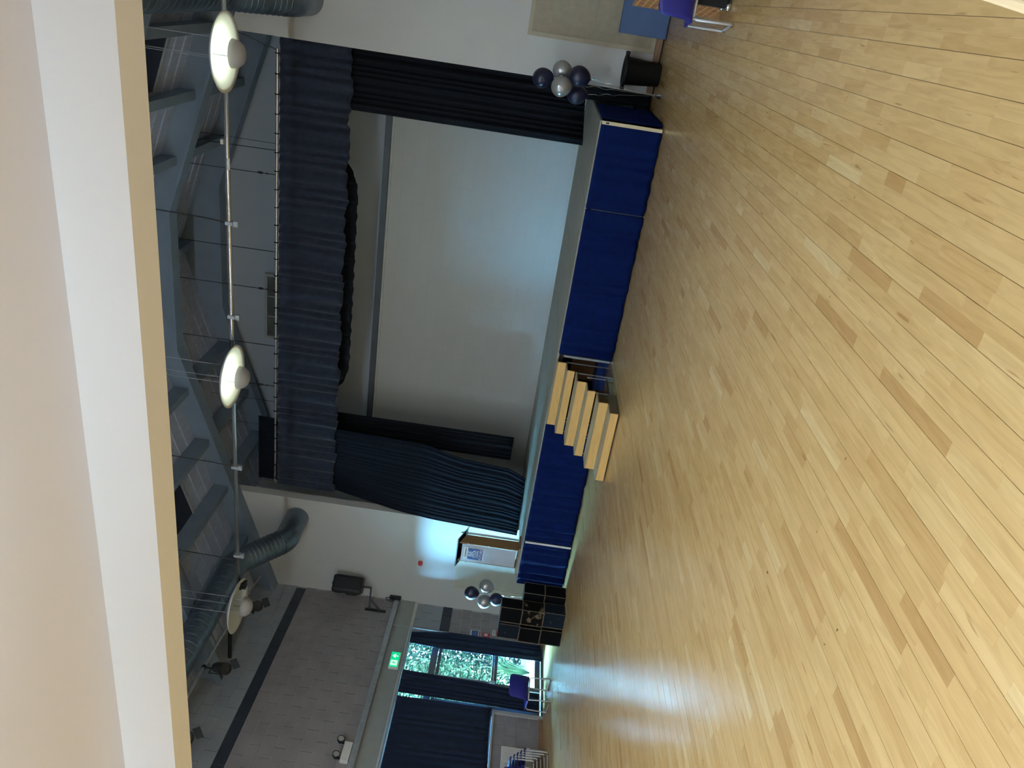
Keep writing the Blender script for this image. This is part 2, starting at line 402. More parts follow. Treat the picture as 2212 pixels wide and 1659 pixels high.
for k in range(15, 24): course(k, 0.0, 5.0, BLOCK)
course(24, 0.0, 5.0, TILEB, 'tile')
for k in range(25, 29): course(k, 0.0, 5.0, BLOCKG)
struct('trim_1', MB().box(0.0, 8.0, -0.01, 0.03, 2.60, 2.86, lw), LINTEL, 'grey green lintel panel above the curtained windows')
struct('trim_2', MB().box(0.0, 8.0, 0.03, 0.036, 2.605, 2.62, lw).box(0, 8, 0.03, 0.036, 2.84, 2.86, lw), LINTEL, 'thin ledge strips on the lintel panel')
rail_steel = struct('trim_3', MB().box(0.03, 8.0, 0.006, 0.075, 2.925, 3.02, lw).box(0.03, 8.0, 0.075, 0.08, 2.925, 2.935, lw), STEEL, 'galvanised steel channel fixed along the block wall')
struct('baseboard_left', MB().box(WS0-0.02, 7.5, 0.0, 0.02, 0.0, 0.075, lw).box(0, DS0-0.05, 0, 0.02, 0, 0.075, lw), SKIRTING, 'low brown skirting below the window wall')
struct('trim_4', MB().box(0.0, 8, 0.0, 0.03, 2.54, 2.60, lw), PVCW, 'pale head frame above door and window')
# stage wall wings
wl = MB().box(-11.6, -9.06, WY, WY+0.17, -0.1, 7.4)
struct('wall_front_left', wl, WALLW, 'white stage wall beside the lectern and balloons')
wr = MB().box(-1.05, XR+0.2, WY, WY+0.17, -0.1, 7.4)
struct('wall_front_right', wr, WALLW, 'white stage wall behind the bin and blue mat')
struct('wall_stage_left', MB().box(-10.0, -9.85, WY+0.17, 14.6, 0, 7.4), WALLW, 'white side wall of the stage recess')
struct('wall_stage_right', MB().box(-0.2, -0.05, WY+0.17, 14.6, 0, 7.4), WALLW, 'white side wall of the stage recess behind the drapes')
PAINTBLK = None
def painted_block():
    m, nt, b = new_mat('painted_block'); L = nt.links.new; b.inputs['Roughness'].default_value = 0.65
    geo = nt.nodes.new('ShaderNodeNewGeometry'); sp = nt.nodes.new('ShaderNodeSeparateXYZ'); cb = nt.nodes.new('ShaderNodeCombineXYZ')
    L(geo.outputs['Position'], sp.inputs[0]); L(sp.outputs[0], cb.inputs[0]); L(sp.outputs[2], cb.inputs[1])
    br = nt.nodes.new('ShaderNodeTexBrick'); L(cb.outputs[0], br.inputs['Vector'])
    br.inputs['Color1'].default_value = (0.60, 0.60, 0.57, 1); br.inputs['Color2'].default_value = (0.585, 0.585, 0.555, 1); br.inputs['Mortar'].default_value = (0.56, 0.56, 0.535, 1)
    br.inputs['Scale'].default_value = 1; br.inputs['Brick Width'].default_value = 0.44; br.inputs['Row Height'].default_value = 0.215; br.inputs['Mortar Size'].default_value = 0.004
    L(br.outputs['Color'], b.inputs['Base Color'])
    bp = nt.nodes.new('ShaderNodeBump'); bp.inputs['Strength'].default_value = 0.25; bp.inputs['Distance'].default_value = 0.004; bp.invert = True
    L(br.outputs['Fac'], bp.inputs['Height']); L(bp.outputs[0], b.inputs['Normal'])
    return m
struct('wall_stage_back', MB().box(-10.0, -0.05, 14.3, 14.5, -0.1, 7.9), mat('stage_back_paint', (0.57, 0.63, 0.70), 0.7, var=0.02, scale=1), 'white rear wall high above the stage')
struct('wall_stage_lower', MB().box(-9.85, -0.2, 14.2, 14.3, 0, 4.09), painted_block(), 'painted block rear wall of the stage below the batten')
tb = thing('stage_batten', 'dark grey batten across the white rear stage wall', 'batten', (-5, 14.15, 4.1))
MB().box(-9.8, -0.25, 14.1, 14.2, 4.10, 4.21).build('batten_box', mat('batten_grey', (0.07, 0.085, 0.10), 0.5), tb)
MB().box(-9.8, -0.25, 14.17, 14.195, 4.06, 4.10).build('lower_rail', PVCW, tb)
# right and rear walls, low ceiling, bulkhead
struct('wall_right', MB().box(XR, XR+0.2, YB, 12.2, -0.1, 7.4), WALLW, 'white side wall of the hall out of view')
struct('wall_back', MB().box(-12.3, XR+0.2, YB-0.2, YB, -0.1, 3.3), WHITE, 'white rear wall of the low entrance bay')
struct('wall_rear_left', MB().box(-11.2, -9.8, YB, BY0, -0.1, 3.3), WHITE, 'white side wall of the low entrance bay')
struct('ceiling', MB().box(-12.0, XR+0.2, YB-0.2, BY0, CZ, CZ+0.2), mat('ceiling_paint', (0.73, 0.725, 0.80), 0.75, var=0.015, scale=1.0), 'plain low ceiling of the entrance bay')
struct('ceiling_bulkhead', MB().box(-12.0, XR+0.2, BY0, BY1, BZ, 8.2), BEIGEC, 'white bulkhead beam dropping below the low ceiling')
# roof
MBr = MB()
for (xa, xb) in ((-12.6, RC), (RC, 2.4)):
    MBr.hexa([(xa, 2.0, zdk(xa)+0.05), (xb, 2.0, zdk(xb)+0.05), (xb, 14.8, zdk(xb)+0.05), (xa, 14.8, zdk(xa)+0.05),
              (xa, 2.0, zdk(xa)+0.2), (xb, 2.0, zdk(xb)+0.2), (xb, 14.8, zdk(xb)+0.2), (xa, 14.8, zdk(xa)+0.2)])
roof = struct('ceiling_roof', MBr, ROOFD, 'dark pitched metal roof lining above the hall')
def sheet_mesh(side):
    m = MB(); sl = 7.1
    for (a, b, d) in ((0.0, 0.045, -0.018), (0.045, 0.29, 0.0)):
        x0, x1 = 0.0, side*sl; z0, z1 = 0.0, -0.33*sl
        m.hexa([(x0, a, z0+d), (x1, a, z1+d), (x1, b, z1+d), (x0, b, z0+d), (x0, a, z0+0.06), (x1, a, z1+0.06), (x1, b, z1+0.06), (x0, b, z0+0.06)])
    return m.mesh('roof_sheet', ROOFD)
for side in (-1, 1):
    me = sheet_mesh(side)
    for k in range(0, 24):
        o = bpy.data.objects.new('roof_sheet', me); COL.objects.link(o); o.parent = roof; o.location = (RC, 7.4+k*0.30, zdk(RC))
for (yy, wd) in ((13.80, 0.26), (11.78, 0.26), (9.2, 0.26), (6.6, 0.26), (4.0, 0.26)):
    bm = MB()
    xs = [-12.0, -10.0, -8.0, -6.173, -5.0, -3.827, -2.0, 0.0, 1.5]
    for xa, xb in zip(xs, xs[1:]):
        # web
        bm.hexa([(xa, yy+wd*0.42, zbm(xa)+0.04), (xb, yy+wd*0.42, zbm(xb)+0.04), (xb, yy+wd*0.58, zbm(xb)+0.04), (xa, yy+wd*0.58, zbm(xa)+0.04),
                 (xa, yy+wd*0.42, zdk(xa)), (xb, yy+wd*0.42, zdk(xb)), (xb, yy+wd*0.58, zdk(xb)), (xa, yy+wd*0.58, zdk(xa))])
    beam = struct('roof_beam', bm, ROOFB, {13.80: 'dark steel roof beam against the white rear stage gable', 11.78: 'dark steel roof beam over the stage opening', 9.2: 'dark steel roof beam above the pendant lamps', 6.6: 'dark steel roof beam hidden above the bulkhead', 4.0: 'dark steel roof beam close behind the bulkhead'}[yy])
    fm = MB()
    for xa, xb in zip(xs, xs[1:]):
        fm.hexa([(xa, yy, zbm(xa)), (xb, yy, zbm(xb)), (xb, yy+wd, zbm(xb)), (xa, yy+wd, zbm(xa)), (xa, yy, zbm(xa)+0.04), (xb, yy, zbm(xb)+0.04), (xb, yy+wd, zbm(xb)+0.04), (xa, yy+wd, zbm(xa)+0.04)])
    fm.build('flange', ROOFB, beam)
for d in (0.0, 2.0, 3.0, 3.95, 5.05):
    for sd in ((-1, 1) if d else (1,)):
        x = RC+sd*d; zt = zdk(x)
        pm = MB().box(x-0.065, x+0.065, 2.5, 14.28, zt-0.26, zt-0.0)
        lab = 'dark purlin at the ridge of the roof' if d == 0 else 'dark steel %s purlin from the ridge on the %s slope' % ({2.0: 'first', 3.0: 'second', 3.95: 'third', 5.05: 'fourth'}[d], 'window-side' if sd < 0 else 'bin-side')
        struct('roof_purlin', pm, ROOFP, lab)
for sd, nm in ((-1, 'above the window-side duct'), (1, 'above the bin-side duct')):
    t = tag(thing('rooflight', 'dark blinded rooflight with pale frame ' + nm, 'rooflight', (RC+sd*3.5, 10.0, zdk(RC+3.5)), group='rooflights'))
    def fr(a, b, c, sd=sd): x = RC+sd*a; return Vector((x, b, zdk(x)-0.03+c))
    MB().box(3.12, 3.84, 9.3, 10.9, -0.02, 0.0, fr).build('blind', RLBLIND, t)
    MB().box(3.06, 3.12, 9.25, 10.96, -0.05, 0.02, fr).build('frame', STEEL, t)
    MB().box(3.12, 3.84, 10.9, 10.96, -0.05, 0.02, fr).build('frame', STEEL, t)

# unseen light panels behind the camera, added to brighten the near bay
k = 0
for (x, y, nm) in ((-1.2, 0.2, 'nearest the bulkhead, bin side'), (-4.2, 0.2, 'nearest the bulkhead, middle'), (-7.4, 0.2, 'nearest the bulkhead, window side'), (-1.2, -2.8, 'deep in the bay, bin side'), (-4.2, -2.8, 'deep in the bay, middle')):
    pz = CZ-0.42
    t = thing('fill_panel_light', 'square white up-and-down hanging light panel ' + nm, 'ceiling light', (x, y, pz), group='hanging light panels of the entrance bay')
    MB().box(x-0.58, x+0.58, y-0.58, y+0.58, pz-0.006, pz-0.002).build('lower_diffuser', PANEL, t)
    MB().box(x-0.58, x+0.58, y-0.58, y+0.58, pz+0.002, pz+0.006).build('upper_diffuser', PANEL, t)
    MB().box(x-0.62, x+0.62, y-0.62, y-0.58, pz-0.02, pz+0.02).box(x-0.62, x+0.62, y+0.58, y+0.62, pz-0.02, pz+0.02).box(x-0.62, x-0.58, y-0.58, y+0.58, pz-0.02, pz+0.02).box(x+0.58, x+0.62, y-0.58, y+0.58, pz-0.02, pz+0.02).build('frame', WHITEP, t)
    for sx in (-0.6, 0.6): MB().tube([(x+sx, y, pz), (x+sx, y, CZ)], 0.004, 6).build('suspension_wire', STEEL, t)

# ------------------------------------------------------------------ door and window glazing
door = MB()
door.box(DS0, DS0+0.06, -0.12, -0.04, 0, DHZ, lw).box(DS1-0.06, DS1, -0.12, -0.04, 0, DHZ, lw).box(DS0, DS1, -0.12, -0.04, DHZ-0.05, DHZ, lw).box(DS0, DS1, -0.14, 0.0, 0.0, 0.03, lw)
dro = struct('door_1', door, ALU, 'glazed double door framed in grey metal with daylight behind')
MB().box(DS0+0.06, DS1-0.06, -0.12, -0.04, 1.97, 2.09, lw).build('transom', ALU, dro)
for (a, b) in ((DS0+0.07, 1.93), (1.95, DS1-0.07)):
    lf = MB().box(a, a+0.08, -0.11, -0.06, 0.04, 1.96, lw).box(b-0.08, b, -0.11, -0.06, 0.04, 1.96, lw).box(a+0.08, b-0.08, -0.11, -0.06, 1.90, 1.96, lw).box(a+0.08, b-0.08, -0.11, -0.06, 0.04, 0.14, lw).box(a+0.08, b-0.08, -0.11, -0.06, 0.84, 0.94, lw).build('door_leaf', ALU, dro)
    MB().box(a+0.08, b-0.08, -0.09, -0.084, 0.14, 0.84, lw).build('pane', GLASS, lf)
    MB().box(a+0.08, b-0.08, -0.09, -0.084, 0.94, 1.90, lw).build('pane', GLASS, lf)
    MB().tube([lw(a+0.06, -0.02, 0.90), lw(b-0.06, -0.02, 0.90)], 0.016, 8).box(a+0.03, a+0.07, -0.06, 0.0, 0.86, 0.96, lw).box(b-0.07, b-0.03, -0.06, 0.0, 0.86, 0.96, lw).build('push_bar', CHROME, lf)
MB().box(DS0+0.06, DS1-0.06, -0.09, -0.084, 2.09, DHZ-0.05, lw).build('pane', GLASS, dro)
MB().tube([lw(1.88, -0.03, 0.98), lw(1.88, -0.03, 1.95)], 0.012, 8).build('bolt_rod', CHROME, dro)
win = MB().box(WS0, WS1, -0.12, -0.04, WCZ, WCZ+0.06, lw).box(WS0, WS1, -0.12, -0.04, DHZ-0.06, DHZ, lw)
for s in (WS0, WS0+1.3, WS0+2.6, WS0+3.9, WS0+5.2, WS1-0.06): win.box(s, s+0.06, -0.12, -0.04, WCZ+0.06, DHZ-0.06, lw)
wno = struct('window_1', win, PVCW, 'wide window behind the long closed navy curtain')
MB().box(WS0, WS1, -0.09, -0.084, WCZ+0.06, DHZ-0.06, lw).build('pane', GLASS, wno)
MB().box(WS0-0.06, WS1, -0.04, 0.05, WCZ-0.035, WCZ, lw).build('window_sill', PVCW, wno)
MB().box(DS1, WS0, -0.02, 0.02, 0, WCZ-0.035, lw).build('jamb', PVCW, wno)
# high window on the rear stage wall
hw = MB()
X0, X1, Z0, Z1 = -6.82, -5.56, 5.75, 6.33
hw.box(X0-0.05, X1+0.05, 14.22, 14.31, Z1, Z1+0.05).box(X0-0.05, X1+0.05, 14.22, 14.31, Z0-0.05, Z0).box(X0-0.05, X0, 14.22, 14.31, Z0, Z1).box(X1, X1+0.05, 14.22, 14.31, Z0, Z1)
hwo = struct('window_2', hw, mat('grey_frame', (0.50, 0.52, 0.48), 0.5), 'small dark borrowed-light window high on the rear stage wall')
wd = (X1-X0)/3
for i in range(3):
    MB().box(X0+i*wd+0.008, X0+(i+1)*wd-0.008, 14.27, 14.29, Z0, Z1).build('pane', mat('dark_pane', (0.11, 0.115, 0.10), 0.3, var=0.4, scale=3), hwo)
for i in (1, 2): MB().box(X0+i*wd-0.008, X0+i*wd+0.008, 14.24, 14.29, Z0, Z1).build('mullion', PVCW, hwo)

# ------------------------------------------------------------------ outside
struct('ground', MB().box(-40, -11.0, -8, 40, -0.3, -0.06), LAWN, 'grass outside the hall')
struct('path', MB().box(-1.5, 8.0, -1.9, -0.30, -0.06, -0.02, lw), CONC, 'pale concrete path outside the glazed door')
struct('bounce_terrace', MB().box(1.0, 14.0, -6.0, -1.9, -0.06, -0.02, lw), CONC, 'pale paved terrace outside the curtained window')  # out of view, added as a reflector to light the upper wall
def leaf_cloud(mb, c, rx, ry, rz, n, size):
    for _ in range(n):
        while True:
            p = Vector((random.uniform(-1, 1), random.uniform(-1, 1), random.uniform(-1, 1)))
            if 0.35 < p.length < 1: break
        p = Vector((c[0]+p.x*rx, c[1]+p.y*ry, c[2]+p.z*rz))
        if p.z < 0.02: continue
        d = Vector((random.gauss(0, 1), random.gauss(0, 1), random.gauss(0, 0.6))).normalized(); s = d.cross(Vector((random.gauss(0, 1), random.gauss(0, 1), random.gauss(0, 1)))).normalized()
        L_ = size*random.uniform(0.6, 1.3); W_ = L_*0.42; nrm = d.cross(s)*L_*0.12
        k = len(mb.v); mb.v += [tuple(p), tuple(p+d*L_*0.5+s*W_*0.5+nrm), tuple(p+d*L_), tuple(p+d*L_*0.5-s*W_*0.5+nrm)]; mb.f.append((k, k+1, k+2, k+3))
SHR = [(-5.4, -3.6, 3.6, 'light leafy shrub farthest along the front row outside'), (-3.9, -3.5, 3.5, 'dark leafy shrub second farthest in the front row'), (-2.4, -3.3, 3.4, 'light leafy shrub seen through the upper door panes'),
       (-0.9, -3.2, 3.3, 'dark leafy shrub directly outside the glazed door'),
       (-6.0, -5.2, 6.4, 'tall dark hedge shrub farthest in the back row'), (-4.5, -5.2, 6.6, 'tall light hedge shrub second in the back row'), (-3.0, -5.2, 6.5, 'tall dark hedge shrub in the middle of the back row'), (-1.5, -5.2, 6.0, 'tall light hedge shrub behind the front row, near the path')]  # back row heightened to keep bright sky out of the floor reflection
for i, (s, off, h, nm) in enumerate(SHR):
    b = lw(s, off, 0); t = thing('shrub', nm, 'shrub', b, group='shrubs outside the door')
    m = MB(); leaf_cloud(m, (b.x, b.y, h*0.52), 0.86, 0.86, h*0.52, 2600, 0.14); m.build('foliage', LEAFA if i % 2 else LEAFB, t)
    m = MB(); leaf_cloud(m, (b.x, b.y, h*0.5), 0.75, 0.75, h*0.5, 1300, 0.12); m.build('inner_foliage', LEAFB if i % 2 else LEAFA, t)
    m = MB()
    for q in range(5): a = random.uniform(0, 6.3); m.tube([b+Vector((0, 0, -0.06)), b+Vector((math.cos(a)*0.25, math.sin(a)*0.25, h*0.4)), b+Vector((math.cos(a)*0.5, math.sin(a)*0.5, h*0.8))], [0.03, 0.02, 0.008], 6)
    m.build('stem', STEM, t)
for i, (s, off, nm) in enumerate(((-1.9, -2.3, 'spiky strap-leaved plant at the path edge, far one'), (-0.9, -2.15, 'spiky strap-leaved plant low outside the door panes'), (0.1, -2.2, 'spiky strap-leaved plant beside the door curtain'))):
    b = lw(s, off, -0.06); m = MB()
    for q in range(70):
        a = random.uniform(0, 6.3); ln = random.uniform(0.6, 1.15); out = random.uniform(0.2, 0.8); wv = Vector((-math.sin(a), math.cos(a), 0))*0.014
        p1 = b+Vector((math.cos(a)*out*0.35*ln, math.sin(a)*out*0.35*ln, ln*0.65)); p2 = b+Vector((math.cos(a)*out*ln, math.sin(a)*out*ln, ln*random.uniform(0.75, 1.0)))
        k = len(m.v); m.v += [tuple(b-wv), tuple(b+wv), tuple(p1+wv), tuple(p1-wv), tuple(p2)]; m.f += [(k, k+1, k+2, k+3), (k+3, k+2, k+4)]
    tag(m.build('strap_leaf_plant', LEAFA), nm, 'plant', 'strap-leaved plants outside the door')

# ------------------------------------------------------------------ curtains
def curtain(name, edgeA, edgeB, z0, z1, pleats, depth, m, label, cat='curtain', nv=14, nu=None, bottom=None, nrm=(0, -1, 0), group=None, parent=None, seed=0, grow=0.5, thick=0.008):
    rnd = random.Random(seed); nu = nu or pleats*8; N = Vector(nrm)
    ph = [rnd.uniform(-0.5, 0.5) for _ in range(pleats+2)]; am = [rnd.uniform(0.55, 1.2) for _ in range(pleats+2)]
    def fn(u, v):
        zb_ = bottom(u) if bottom else z0
        z = z1+(zb_-z1)*v
        a = Vector(edgeA(v)); b = Vector(edgeB(v)); p = a+(b-a)*u; p.z = z
        q = u*pleats; i = int(q); w_ = q-i
        off = math.sin((q + 0.25*math.sin(q*1.7+seed) + 0.12*ph[min(i, pleats)]*math.sin(v*3))*2*math.pi)*depth*(am[min(i, pleats)]*(1-w_)+am[min(i+1, pleats)]*w_)*(1-grow+grow*v)
        return p+N*off
    mb = MB().grid(fn, nu, nv)
    o = mb.build(name, m, parent, smooth=True, solid=thick)
    if not parent: tag(o, label, cat, group)
    return o
def const(x, y): return lambda v: (x, y, 0)
# pelmet with rail, ties and hanging wires
def pel_bottom(u): return 4.42+0.02*math.sin(u*61)+0.012*math.sin(u*143+1)
pel = thing('stage_pelmet', 'navy pleated pelmet curtain across the top of the stage', 'curtain', (-5, 12.3, 4.42))
curtain('valance', const(-1.06, 12.30), const(-8.95, 12.30), 4.42, 5.50, 44, 0.05, NAVYC, None, bottom=pel_bottom, parent=pel, seed=3, grow=0.6)
railo = thing('curtain_rail', 'pale tubular rail carrying the navy pelmet', 'rail', (-5, 12.32, 5.53))
MB().tube([(-1.24, 12.32, 5.545), (-8.96, 12.32, 5.545)], 0.022, 10).build('tube', CHROME, railo)
for i in range(27):
    x = -1.3-i*0.29
    MB().tube([(x, 12.32+0.03*math.cos(a), 5.545+0.034*math.sin(a)) for a in [2*math.pi*q/8 for q in range(9)]], 0.007, 6).build('tie', BLACKC, railo)
for (x, hook) in ((-2.72, 0), (-3.1, 1), (-4.37, 0), (-5.05, 1), (-6.09, 0), (-6.89, 1)):
    wm = MB().tube([(x, 12.32, 5.57), (x-0.02, 12.32, zdk(x))], 0.006, 6)
    if hook: wm.lathe([(0.0, -0.05), (0.02, -0.02), (0.02, 0.03), (0, 0.06)], (x, 12.32, 5.80), 8).lathe([(0.0, -0.03), (0.016, 0), (0.0, 0.03)], (x, 12.32, 5.70), 8)
    wm.build('hanging_wire', DARK, railo)
MB().tube([(-8.96, 12.32, 5.545), (-8.9, 12.32, 5.85)], 0.006, 6).build('hanging_wire', DARK, railo)
MB().tube([(-1.26, 12.32, 5.545), (-1.08, 12.2, 6.1)], 0.006, 6).build('hanging_wire', DARK, railo)
def sw_bottom(u):
    e = min(u, 1-u)/0.16
    return 4.33+0.008*math.sin(u*105) + (0 if e >= 1 else 0.42*(1-math.sqrt(max(0, 1-(1-e)**2))))
curtain('stage_border', const(-2.72, 12.72), const(-7.05, 12.72), 4.3, 5.3, 34, 0.015, BLACKC, 'black rounded border cloth hanging just behind the pelmet', bottom=sw_bottom, seed=8)
curtain('stage_drape', const(-0.9, 12.46), const(-1.97, 12.46), 0.85, 5.45, 11, 0.045, BLACKC, 'black drape hanging at the balloon side of the stage', seed=4, bottom=lambda u: 0.98-0.13*u)
curtain('wing_curtain', const(-7.63, 13.0), const(-8.12, 13.0), 1.14, 5.4, 5, 0.03, BLACKC, 'narrow black leg curtain ending above the stage floor', seed=5)
def lerpk(keys):
    def f(v):
        for (a, pa), (b, pb) in zip(keys, keys[1:]):
            if v <= b: t = (v-a)/(b-a); return tuple(pa[i]+(pb[i]-pa[i])*t for i in range(3))
        return keys[-1][1]
    return f
curtain('stage_drape', lerpk([(0, (-7.62, 12.45, 0)), (0.62, (-7.70, 12.42, 0)), (0.76, (-7.88, 12.40, 0)), (0.94, (-7.94, 12.38, 0)), (1, (-8.05, 12.3, 0))]),
        lerpk([(0, (-8.98, 12.44, 0)), (0.30, (-9.02, 12.42, 0)), (0.55, (-9.06, 12.10, 0)), (0.68, (-9.05, 11.98, 0)), (1, (-9.08, 11.90, 0))]), 0.83, 5.9, 17, 0.009, DRAPE,
        'dark drape swept outward beside the lectern', nv=30, seed=6, grow=0.35)
for (nm, x0, x1, y, z, lab) in (('border_pipe', -2.6, -7.2, 12.72, 5.31, 'hidden pipe carrying the black border cloth'), ('wing_pipe', -7.5, -8.25, 13.0, 5.41, 'hidden pipe carrying the narrow black wing curtain')):
    t = thing(nm, lab, 'pipe', ((x0+x1)/2, y, z))
    MB().tube([(x0, y, z), (x1, y, z)], 0.018, 8).build('tube', DARK, t)
    for x in (x0-0.1, x1+0.1): MB().tube([(x, y, z), (x, y, zdk(x))], 0.004, 6).build('hanging_wire', DARK, t)
# window curtains
def wedge(s, off): p = lw(s, off, 0); return (p.x, p.y, 0)
WN = tuple(LN)
curtain('door_curtain', lerpk([(0, wedge(0.93, 0.06)), (0.3, wedge(0.80, 0.07)), (1, wedge(0.82, 0.08))]), lerpk([(0, wedge(1.24, 0.07)), (0.25, wedge(1.30, 0.08)), (1, wedge(1.27, 0.09))]), 0.05, 2.53, 4, 0.03, WINC,
        'navy curtain bunched open at the stage side of the glazed door', nrm=WN, seed=11, bottom=lambda u: 0.06-0.03*u, nv=20)
curtain('door_curtain', lerpk([(0, wedge(1.98, 0.09)), (0.6, wedge(2.05, 0.09)), (1, wedge(2.16, 0.1))]), lerpk([(0, wedge(2.54, 0.09)), (1, wedge(2.60, 0.1))]), 0.09, 2.53, 5, 0.03, WINC,
        'navy curtain hanging behind the lone blue chair', nrm=WN, seed=12, nv=20)
curtain('window_curtain', const(*wedge(2.615, 0.085)[:2]), const(*wedge(9.4, 0.085)[:2]), 0.9, 2.52, 44, 0.018, WINC,
        'long closed navy curtain over the wide window', nrm=WN, seed=13, bottom=lambda u: 0.90+0.012*math.sin(u*22))
crl = MB().tube([lw(0.9, 0.085, 2.555), lw(9.5, 0.085, 2.555)], 0.012, 8)
tag(crl.build('window_curtain_track', STEEL), 'slim steel curtain track above door and window', 'curtain track')

# ------------------------------------------------------------------ stage
SX0, SX1, SY0, SY1, SZ = -8.88, -1.30, 10.40, 14.17, 0.81
st = thing('stage_platform', 'grey green portable stage platform with dark frame', 'stage', ((SX0+SX1)/2, SY0, 0))
nxp, nyp = 7, 4
for i in range(nxp):
    for j in range(nyp):
        a = SX0+(SX1-SX0)*i/nxp; b = SX0+(SX1-SX0)*(i+1)/nxp; c = SY0+(SY1-SY0)*j/nyp; d = SY0+(SY1-SY0)*(j+1)/nyp
        MB().box(a+0.004, b-0.004, c+0.004, d-0.004, SZ-0.03, SZ).build('deck_panel', DECK, st)
MB().box(SX0, SX1, SY0-0.008, SY0+0.03, SZ-0.09, SZ-0.031).box(SX0, SX1, SY0+1.5, SY0+1.55, SZ-0.1, SZ-0.03).box(SX0, SX0+0.03, SY0+0.03, SY0+1.5, SZ-0.09, SZ-0.031).box(SX1-0.03, SX1, SY0+0.03, SY0+1.5, SZ-0.09, SZ-0.031).build('frame', DARK, st)
for x in (-1.36, -2.44, -3.60, -4.62, -5.66, -6.85, -8.0, -8.8):
    for y in (10.43, 11.9):
        lg = MB().tube([(x, y, 0.03), (x, y, SZ-0.09)], 0.022, 8).build('leg', STEEL, st)
        MB().lathe([(0, 0), (0.032, 0), (0.032, 0.012), (0.018, 0.03), (0, 0.03)], (x, y, 0.0), 12).build('foot', CHROME, lg)
def skirt(x0, y0, x1, y1, n, label, seed):
    d = Vector((x1-x0, y1-y0, 0)).normalized(); nrm = d.cross(Vector((0, 0, 1)))
    if nrm.y > 0.1 or (abs(nrm.y) < 0.1 and nrm.x < 0): nrm = -nrm
    return curtain('stage_skirt', const(x0, y0), const(x1, y1), 0.03, SZ-0.015, n, 0.026, SKIRT, label, cat='stage skirt', nrm=tuple(nrm), seed=seed, group='pleated skirts round the stage', bottom=lambda u: 0.011+0.006*math.sin(u*30+seed), grow=0.6, thick=0.006)
sk1 = skirt(-1.31, 10.36, -2.42, 10.36, 6, 'royal navy stage skirt section at the balloon end', 21)
skirt(-2.43, 10.36, -4.56, 10.36, 11, 'royal navy stage skirt section ending at the wooden steps', 22)
skirt(-5.62, 10.36, -7.96, 10.36, 13, 'royal navy stage skirt section between steps and white strip', 23)
sk4 = skirt(-8.0, 10.36, -8.88, 10.36, 5, 'royal navy stage skirt section below the lectern', 24)
skirt(-1.27, 10.42, -1.27, 11.95, 10, 'royal navy skirt along the short stage end by the bin', 25)
skirt(-8.915, 10.40, -8.915, 12.0, 10, 'royal navy skirt along the short stage end by the balloons and boxes', 26)
MB().box(-1.332, -1.29, 10.31, 10.318, 0.02, SZ-0.02).build('edge_strip', mat('cream_strip', (0.72, 0.64, 0.42), 0.4), sk1)
MB().box(-1.322, -1.302, 10.3085, 10.31, 0.70, 0.74).build('strip_tag', PRINTK, sk1)
MB().box(-7.99, -7.955, 10.31, 10.318, 0.02, SZ-0.03).build('edge_strip', WHITEP, sk4)
curtain('stage_end_drape', const(-1.05, 11.98), const(-1.24, 11.98), 0.03, 1.0, 3, 0.02, BLACKC, 'black cloth filling the gap beside the stage end', seed=31)
# items stored under the stage
tag(MB().box(-5.35, -4.75, 11.25, 11.29, 0.02, 0.50).build('stored_board', mat('brown_board', (0.25, 0.10, 0.03), 0.6), bevel=0.004), 'brown board stored under the stage behind the steps', 'board')
curtain('understage_shade_sheet', const(-1.6, 11.62), const(-8.6, 11.62), 0.02, SZ-0.1, 30, 0.02, BLACKC, 'black cloth hanging under the stage behind the steps', cat='cloth', seed=41)  # dark sheet added where there is only shade under the stage
sb = thing('storage_crate', 'blue plastic crate stored under the stage', 'crate', (-5.0, 10.9, 0))
BLUEP = mat('crate_blue', (0.008, 0.05, 0.28), 0.4)
MB().box(-5.25, -4.72, 10.75, 11.1, 0.0, 0.02).box(-5.25, -4.72, 10.75, 10.77, 0.02, 0.13).box(-5.25, -4.72, 11.08, 11.1, 0.02, 0.13).box(-5.25, -5.23, 10.77, 11.08, 0.02, 0.13).box(-4.74, -4.72, 10.77, 11.08, 0.02, 0.13).build('body', BLUEP, sb)
MB().box(-5.27, -4.70, 10.73, 11.12, 0.13, 0.15).build('rim', BLUEP, sb)
# steps: three hollow two-step units
stp = thing('stage_steps', 'pale maple plywood stage steps of six risers', 'steps', (-5.14, 9.6, 0))
XA, XB = -5.66, -4.63
rys = [8.86, 9.12, 9.42, 9.66, 9.96, 10.20]
for i in range(6):
    z0 = 0.135*i; z1 = 0.135*(i+1); y0 = rys[i]; y1 = rys[i+1] if i < 5 else 10.34
    MB().box(XA, XB, y0, y0+0.018, z0+(0.018 if i % 2 == 0 else 0.0), z1-0.019).build('riser', MAPLE, stp)
    MB().box(XA, XB, y0-0.004, y1+(0.0 if i < 5 else 0), z1-0.018, z1-0.001).build('tread', MAPLE_SHADED, stp)
MB().box(XA, XA+0.018, 8.88, 9.40, 0.01, 0.115).build('side_panel', MAPLE_SHADED, stp)
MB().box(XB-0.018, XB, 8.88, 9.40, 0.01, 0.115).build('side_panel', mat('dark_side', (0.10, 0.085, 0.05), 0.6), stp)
for (y, z) in ((9.45, 0.38), (9.9, 0.38), (9.99, 0.66), (10.3, 0.66)):
    for x in (XA+0.03, XB-0.03):
        MB().tube([(x, y, 0.0), (x, y, z)], 0.011, 8).build('leg', ALU, stp)
MB().tube([(XB-0.03, 9.45, 0.1), (XB-0.03, 9.9, 0.1)], 0.01, 6).tube([(XB-0.03, 9.99, 0.12), (XB-0.03, 10.3, 0.12)], 0.01, 6).build('stretcher', DARK, stp)

